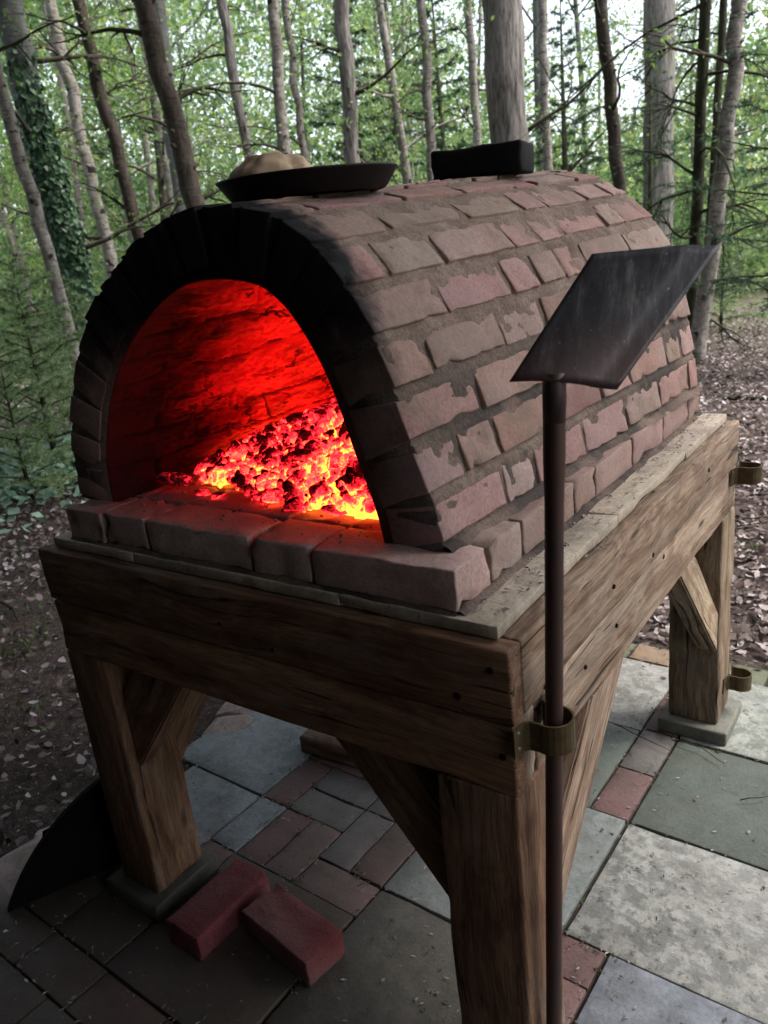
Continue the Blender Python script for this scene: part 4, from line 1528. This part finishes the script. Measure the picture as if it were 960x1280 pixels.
def build_ivy():
    n = 3600
    C = []; Dv = []; Nv = []
    for q in range(n):
        h = rng.uniform(.2, 3.9)
        f = h / (P[-1][2] - base[2]); i = min(f * (len(P) - 1), len(P) - 2); i0 = int(i)
        c = P[i0] * (1 - i + i0) + P[i0 + 1] * (i - i0)
        a = math.atan2(-FH[1], -FH[0]) + .5 + rng.normal() * .9
        if h > 2.6 and rng.random() < (h - 2.6) / 1.3: continue
        d = np.array([math.cos(a), math.sin(a), 0])
        C.append(c + d * (rad[i0] * 1.02 + rng.uniform(0, .022))); Dv.append(np.array([rng.normal() * .5, rng.normal() * .5, -1])); Nv.append(d + rng.normal(size=3) * .35)
    C = np.array(C); m = len(C)
    L = rng.uniform(.05, .085, m)
    V, F = leaf_mesh(C - base, np.array(Dv), np.array(Nv), L, L * .95, .1)
    o = np_mesh('ivy', V, F, M_ivy, root); o['kind'] = 'stuff'


build_ivy()


def needles(path, n, length, spread=.9, width=.004, droop=.1):
    """fine needles along a twig"""
    path = np.asarray(path)
    k = rng.uniform(0, len(path) - 1.001, n); i = k.astype(int); w = (k - i)[:, None]
    c = path[i] * (1 - w) + path[i + 1] * w
    t = path[i + 1] - path[i]; t /= np.linalg.norm(t, axis=1)[:, None] + 1e-9
    d = t * .7 + rand_unit(n) * spread; d[:, 2] -= droop; d /= np.linalg.norm(d, axis=1)[:, None]
    L = rng.uniform(.6, 1.2, n) * length
    s = np.cross(d, rand_unit(n)); s /= np.linalg.norm(s, axis=1)[:, None] + 1e-9
    V = np.stack([c - s * width, c + s * width, c + d * L[:, None]], 1).reshape(-1, 3)
    return V


def conifer(name, label, base, height, radius, nb, mat, seed, z0=.3, group=None, droop=-.25, nl=.045, dens=70, width=.005, sparse=1.0, elev=.15):
    base = np.array(base, float)
    root = empty(name, base, label, 'tree' if height > 2.2 else 'shrub', group)
    rr = random.Random(seed)
    V, F = tube([(0, 0, -.1), (0.01, 0, height * .4), (0, .02, height)], [.018 * height, .011 * height, .002], 8)
    mesh_obj('trunk', V, F, BARK['dark'], root)
    NV = []; bmb = MB()
    for q in range(nb):
        f = (q + rr.random()) / nb
        z = z0 + (height - z0) * f
        L = radius * (1 - f) ** .8 * rr.uniform(.65, 1.1) + .06
        a = q * 2.4 + rr.uniform(-.4, .4)
        lp, lr = limb((0, 0, z), (math.cos(a), math.sin(a), elev + .3 * f), L, .004 + .006 * L, 7, droop, .08, rr)
        V, F = tube(lp, lr, 4, False); bmb.add(V, F)
        NV.append(needles(lp, int(dens * L * 1.5 * sparse), nl, width=width))
        for s_ in range(int(4 + L * 7)):
            k_ = rr.randint(1, 5); w = rr.random()
            p = lp[k_] * (1 - w) + lp[k_ + 1] * w
            dd = lp[k_ + 1] - lp[k_]; dd /= np.linalg.norm(dd)
            sd = np.cross(dd, [0, 0, 1]) * (1 if s_ % 2 else -1)
            sp, sr = limb(p, dd * .8 + sd * rr.uniform(.5, 1.1) + np.array([0, 0, rr.uniform(-.35, .1)]), L * .38 * rr.uniform(.5, 1.1) * (1 - .08 * k_), .0025, 4, droop, .1, rr)
            V, F = tube(sp, sr, 3, False); bmb.add(V, F)
            NV.append(needles(sp, int(dens * L * .55 * sparse) + 4, nl, width=width))
    o = bmb.build('branches', BARK['dark'], root); o['kind'] = 'stuff'
    NV = np.concatenate(NV)
    o = np_mesh('foliage', NV, np.arange(len(NV)).reshape(-1, 3), mat, root); o['kind'] = 'stuff'
    return root


G = 'young conifers in the wood'
conifer('conifer_tree', 'dark feathery conifer behind the pan between the grey trunk and the thin birch', polar(462, 13), 5.2, 1.25, 60, M_needle, 1, .6, G, dens=110, nl=.07, width=.007)
conifer('conifer_tree', 'dark green conifer behind the black block left of the pine trunk', polar(562, 16), 6.2, 1.2, 55, M_needle, 2, .8, G, dens=95, nl=.08, width=.008)
conifer('conifer_tree', 'green conifer between the pine trunk and the back of the oven', polar(708, 15), 5.6, .95, 45, M_needle, 3, 1.0, G, dens=90, nl=.08, width=.008)
conifer('conifer_tree', 'dark conifer boughs at the right edge behind the leaning birch', polar(985, 7.2), 4.2, 1.15, 46, M_needle, 4, .5, G, dens=90, nl=.05, width=.004, sparse=.8)
conifer('conifer_tree', 'sparse dark conifer behind the shovel blade', polar(812, 10), 3.4, 1.0, 30, M_needle, 5, .4, G, dens=70, nl=.055, width=.005, sparse=.7)
conifer('conifer_sapling', 'feathery pale green conifer sapling low at the left edge', polar(20, 6.6), 1.65, 1.0, 46, M_sapling, 6, .1, G, dens=150, nl=.05, width=.005, elev=.35)
conifer('conifer_sapling', 'smaller feathery conifer sapling behind the ground ivy at left', polar(78, 8.2), 1.5, .9, 40, M_sapling, 7, .1, G, dens=140, nl=.055, width=.005, elev=.35)
conifer('conifer_sapling', 'low green sapling at the far left behind the fallen leaves', polar(-25, 5.6), 1.1, .8, 36, M_sapling, 8, .05, G, dens=150, nl=.045, width=.004, elev=.4)
conifer('conifer_sapling', 'little green sapling behind the foot of the leaning birch', polar(905, 10.5), 1.4, .7, 30, M_sapling, 9, .1, G, dens=120, nl=.055, width=.005, elev=.4)

# needles on the two spruce stems' low branches
for ri in (17, 18):
    root_, P_, base_, rad_ = roots[ri]
    NV = []
    for ch in root_.children:
        if ch.name.startswith('branch'):
            vs = np.array([v.co[:] for v in ch.data.vertices])
            sel = vs[rng.integers(0, len(vs), 230)]
            d = rand_unit(230); d[:, 2] -= .3
            s_ = rand_unit(230) * .0025
            c = sel + rng.normal(size=(230, 3)) * .02
            NV.append(np.stack([c - s_, c + s_, c + d * rng.uniform(.03, .07, (230, 1))], 1).reshape(-1, 3))
    NV = np.concatenate(NV)
    o = np_mesh('foliage', NV, np.arange(len(NV)).reshape(-1, 3), M_needle, root_); o['kind'] = 'stuff'

# ---- many thin far trees: five kinds, copied


def far_tree(seed, bark, h, r0, leaves, lsize, label):
    rr = random.Random(seed)
    root = empty('woodland_tree', (0, 0, 0), label, 'tree', 'slim trees of the far wood')
    n = 14
    P = np.array([[.12 * math.sin(i * .5 + seed), .1 * math.cos(i * .4 + seed) - .1, -.15 + (h + .15) * i / (n - 1)] for i in range(n)])
    mb = MB(); V, F = tube(P, [r0 * (1.05 - .7 * i / n) for i in range(n)], 8, True, .1, seed); mb.add(V, F)
    tw = []
    for q in range(16):
        i0 = rr.randint(3, n - 2); a = rr.uniform(0, 6.28); L = rr.uniform(.8, 2.2)
        lp, lr = limb(P[i0], (math.cos(a), math.sin(a), rr.uniform(.1, .8)), L, r0 * .3, 7, -.1, .2, rr)
        V, F = tube(lp, lr, 4, False); mb.add(V, F); tw += list(lp[2:])
        for s_ in range(3):
            k_ = rr.randint(2, 5)
            sp, sr = limb(lp[k_], lp[k_] - lp[k_ - 1] + np.array([rr.gauss(0, .1), rr.gauss(0, .1), rr.gauss(0, .1)]), L * .5, r0 * .12, 5, -.1, .25, rr)
            V, F = tube(sp, sr, 3, False); mb.add(V, F); tw += list(sp[1:])
    mb.build('trunk', BARK[bark], root)
    V, F = leafy(tw, leaves, .2, lsize)
    o = np_mesh('crown', V, F, M_far if seed % 2 else M_spring, root); o['kind'] = 'stuff'
    return root


kinds = [far_tree(1, 'birch', 9, .075, 1500, .10, 'slim white birch standing far back in the wood'), far_tree(2, 'beech', 11, .10, 1700, .11, 'smooth grey beech standing far back in the wood'),
         far_tree(3, 'pine', 10, .08, 1500, .11, 'rough grey barked tree standing far back in the wood'), far_tree(4, 'birch', 8, .055, 1500, .10, 'very thin pale birch standing far back in the wood'),
         far_tree(5, 'brown', 9, .07, 1500, .10, 'slim brown barked tree standing far back in the wood')]
used = set(); nfar = 0
fr = random.Random(21)
for q in range(58):
    if q < 34:
        px = fr.uniform(-60, 520); dist = fr.uniform(13, 34)
    else:
        px = fr.uniform(500, 1030); dist = fr.uniform(17, 40)
    kk = fr.randrange(5)
    src = kinds[kk]
    if kk in used:
        r_ = src.copy(); COL.objects.link(r_)
        for ch in src.children:
            c_ = ch.copy(); COL.objects.link(c_); c_.parent = r_
    else:
        r_ = src; used.add(kk)
    p = polar(px, dist)
    r_.location = p; r_.rotation_euler = (fr.gauss(0, .02), fr.gauss(0, .03), fr.uniform(0, 6.28)); s_ = fr.uniform(.85, 1.2); r_.scale = (s_, s_, s_)

# ---- leafy mass of the wood all round the clearing


def build_wood():
    C = []; S = []
    def clump(p, n, sp, size):
        C.append(np.array(p) + rng.normal(size=(n, 3)) * np.array([sp, sp, sp * .55])); S.append(np.full(n, size))
    # ahead: understorey in view
    for q in range(720):
        px = rng.uniform(-150, 1110); dist = rng.uniform(15, 44)
        lim_ = 9.5 if px < 520 else 7.0
        if 690 < px < 900: lim_ = 4.6
        z = rng.uniform(0, 1) ** 1.5 * lim_ * (dist / 30) ** .6
        clump(polar(px, dist, z), 150, rng.uniform(.35, 1.0), .10 + dist * .0035)
    for q in range(240):
        px = rng.uniform(-250, 1200); dist = rng.uniform(38, 60)
        clump(polar(px, dist, rng.uniform(0, 1) ** 1.3 * (8 if px < 650 else 5)), 90, 1.6, .40)
    def finish(C, S, name, mat, label, cat):
        C = np.concatenate(C); S = np.concatenate(S)
        C[:, 2] = np.abs(C[:, 2])
        q = C - CAM; f = q @ FW            # keep boughs from hanging between the viewer and the oven
        near = (f > 0) & (np.abs(q @ RT) < f * .56 + .5) & (np.abs(q @ UP) < f * .72 + .5) & (np.hypot(q[:, 0], q[:, 1]) < 11)
        C = C[~near]; S = S[~near]; n = len(C)
        dr = rand_unit(n); nm = rand_unit(n); nm[:, 2] += .4
        L = S * rng.uniform(.6, 1.2, n)
        V, F = leaf_mesh(C, dr, nm, L, L * .7)
        tag(np_mesh(name, V, F, mat), label, cat, kind='stuff')

    # the wood goes on round both sides of the clearing
    a0 = math.atan2(FH[1], FH[0])
    for q in range(620):
        da = rng.uniform(R(27), R(118)) * (1 if q % 2 else -1)
        dist = rng.uniform(13 if da > 0 else 17, 42)
        z = rng.uniform(0, 1) ** 1.4 * (9.0 if da > 0 else 6.5) * (dist / 30) ** .6
        clump((CAM[0] + dist * math.cos(a0 + da), CAM[1] + dist * math.sin(a0 + da), z), 110, rng.uniform(.6, 1.4), .16 + dist * .004)
    finish(C, S, 'woodland', M_far, 'pale green mass of spring foliage filling the far wood', 'woodland')
    C.clear(); S.clear()
    # unseen boughs behind and beside the viewer, added to shade the oven front
    for q in range(820):
        a = R(rng.uniform(186, 334))
        d = rng.uniform(2.6, 8)
        clump((d * math.cos(a), -.6 + d * math.sin(a), rng.uniform(.0, 1) * 8.0), 26, .55, .5)
    # more unseen boughs overhead, added to dim the light on the clearing
    for q in range(NB_OVER):
        a = rng.uniform(0, 2 * math.pi); d = 6.5 * math.sqrt(rng.random())
        x, y_ = -.3 + d * math.cos(a), .3 + d * math.sin(a)
        if (x * .45 + y_ * .9) > 3.3: continue
        clump((x, y_, rng.uniform(5.2, 8.5)), 26, .7, .5)
    finish(C, S, 'shade_boughs', M_shade_bough, 'unseen dark boughs added behind and over the clearing to shade it', 'boughs')


NB_OVER = 760
M_moss = mat_leaf('moss_tuft', [(0.0, (0.03, 0.045, 0.015)), (1.0, (0.08, 0.10, 0.035))], 0.0, 0.9)
M_shade_bough = mat_leaf('shade_bough', [(0.0, (0.03, 0.03, 0.027)), (1.0, (0.07, 0.068, 0.058))], 0.0)  # opaque dull leaf for the unseen boughs added as shade
build_wood()

# ================================================================== ground cover


def on_patio(x, y):
    c, si = math.cos(-GPHI), math.sin(-GPHI)
    dx, dy = (x - GU) / GS, (y - GV) / GS
    a = c * dx - si * dy; b = si * dx + c * dy
    return (a > -5.1) & (a < 17.3) & (b > -8.4) & (b < 13.0)


def build_litter():
    n = 280000
    th = rng.uniform(0, 2 * math.pi, n); rr = 1.0 + 11.5 * rng.uniform(0, 1, n) ** .8
    x = -.5 + rr * np.cos(th); y = .5 + rr * np.sin(th)
    v = np.stack([x, y, np.zeros(n)], 1) - CAM
    vis = (v @ FW > 0.0) & (np.abs(v @ RT) < (v @ FW) * .75 + 1.6)
    on = on_patio(x, y)
    on &= rng.random(n) > .022        # a few leaves have blown onto the paving
    # bare trodden soil beside the stand on the left
    bare = (np.hypot(x + 2.3, y - .2) < 1.25) & (rng.random(n) < .75)
    keep = vis & ~on & ~bare
    x, y = x[keep], y[keep]; m = len(x)
    z = -.022 + rng.uniform(0, .045, m)
    nm = rng.normal(size=(m, 3)) * .42; nm[:, 2] += 1
    dr = rng.normal(size=(m, 3)); dr[:, 2] *= .35
    L = rng.uniform(.016, .05, m)
    V, F = curled_mesh(np.stack([x, y, z], 1), dr, nm, L, L * rng.uniform(.5, .9, m), rng.uniform(.1, .6, m))
    o = np_mesh('leaf_litter', V, F, M_litter)
    tag(o, 'carpet of dry brown and silvery fallen leaves on the forest floor', 'fallen leaves', kind='stuff')
    # crumbs of bark, twig and leaf blown over paving, slab and soil
    C = []
    for q in range(2600):
        g = grid(rng.uniform(-5, 17), rng.uniform(-8, 12.8)); C.append((g[0], g[1], .003))
    def joint_point():
        x, y_, sx, sy = PAVERS[rng.integers(0, len(PAVERS))]
        e = rng.integers(0, 4); t_ = rng.uniform(-.5, .5); w = rng.normal() * .004
        dx, dy = ((t_ * sx, sy / 2 + w), (t_ * sx, -sy / 2 + w), (sx / 2 + w, t_ * sy), (-sx / 2 + w, t_ * sy))[e]
        c_, s_ = math.cos(GPHI), math.sin(GPHI)
        return (x + c_ * dx - s_ * dy, y_ + s_ * dx + c_ * dy)
    for q in range(1500):
        g = joint_point(); C.append((g[0], g[1], .002))
    MC = []
    for q in range(420):
        g = joint_point()
        if mnoise.noise(Vector((g[0] * 3, g[1] * 3, 2))) < .02: continue
        for k_ in range(9): MC.append((g[0] + rng.normal() * .006, g[1] + rng.normal() * .006, .0))
    MC = np.array(MC); mm = len(MC)
    mn = rng.normal(size=(mm, 3)) * .6; mn[:, 2] += 1
    V, F = leaf_mesh(MC, rand_unit(mm), mn, rng.uniform(.004, .009, mm), .004, .2)
    tag(np_mesh('moss', V, F, M_moss), 'dark green moss cushions growing in the joints of the paving', 'moss', kind='stuff')
    for q in range(260):
        C.append((rng.uniform(-.088, -.03), rng.uniform(.05, D - .05), H + slab_t + .003))
    for q in range(60):
        C.append((rng.uniform(-.03, -.004), rng.uniform(.05, D - .05), H + .003))
    for q in range(15000):
        C.append((rng.uniform(-4.2, -1.45), rng.uniform(-1.2, 2.2), -.012))
    C = np.array(C); m = len(C)
    nm = rng.normal(size=(m, 3)) * .3; nm[:, 2] += 1
    dr = rng.normal(size=(m, 3)); dr[:, 2] *= .15
    L = rng.uniform(.004, .016, m)
    V, F = leaf_mesh(C, dr, nm, L, L * rng.uniform(.12, .5, m), .2)
    o = np_mesh('bark_crumbs', V, F, M_litter)
    tag(o, 'crumbs of bark and needles blown over paving, slab edge and soil', 'debris', kind='stuff')


build_litter()


def build_ground_ivy():
    n = 2600
    c = at_z(55, 592, 0)
    x = c[0] + rng.normal(size=n) * .55; y = c[1] + rng.normal(size=n) * .75
    dr = rng.normal(size=(n, 3)); dr[:, 2] *= .3
    nm = rng.normal(size=(n, 3)) * .4; nm[:, 2] += 1
    L = rng.uniform(.05, .10, n)
    V, F = leaf_mesh(np.stack([x, y, rng.uniform(.0, .13, n)], 1), dr, nm, L, L * .95, .08)
    tag(np_mesh('ground_ivy', V, F, M_groundivy), 'bluish green ivy patch spreading on the ground at the left', 'ivy', kind='stuff')
    C = []; Dv = []
    for (px, py, k_, sp) in ((45, 765, 60, .10), (8, 815, 130, .12), (12, 700, 50, .12), (5, 905, 40, .08), (935, 690, 60, .15), (915, 480, 80, .25)):
        g = at_z(px, py, -.02)
        for q in range(k_):
            C.append(g + np.array([rng.normal() * sp, rng.normal() * sp, 0])); Dv.append(np.array([rng.normal() * .5, rng.normal() * .5, 1]))
    C = np.array(C); m = len(C)
    L = rng.uniform(.02, .05, m)
    V, F = leaf_mesh(C, np.array(Dv), rand_unit(m), L, L * .35, .1)
    tag(np_mesh('weeds', V, F, M_grass), 'tufts of small green weeds poking through the litter', 'weeds', kind='stuff')


build_ground_ivy()

# fallen sticks and twigs
tw = random.Random(5)
for q, (pa, pb_, r_, lab) in enumerate((
        ((905, 498), (975, 500), .02, 'mossy fallen stick in the leaves right of the oven'),
        ((0, 752), (22, 775), .008, 'short bare stick on the leaf litter at the left edge'),
        ((840, 925), (905, 955), .0015, 'fine dry twig on the green slab by the back leg pad'),
        ((768, 905), (838, 938), .0016, 'fine dark twig over the joint left of the green slab'),
        ((925, 1000), (960, 995), .0015, 'curved fine twig at the right end of the green slab'))):
    a = at_z(*pa, .012 if q > 1 else .0); b = at_z(*pb_, .012 if q > 1 else .0)
    m = (a + b) / 2 + np.array([tw.uniform(-.02, .02), tw.uniform(-.02, .02), .004])
    V, F = tube([a, a * .6 + m * .4 + [0, 0, .003], m, b * .6 + m * .4, b], [r_, r_ * .95, r_ * .9, r_ * .8, r_ * .5], 6, True, .15, q)
    o = mesh_obj('twig' if q > 1 else 'stick', V - a, F, BARK['dark'], None, True, a)
    tag(o, lab, 'twig' if q > 1 else 'stick')
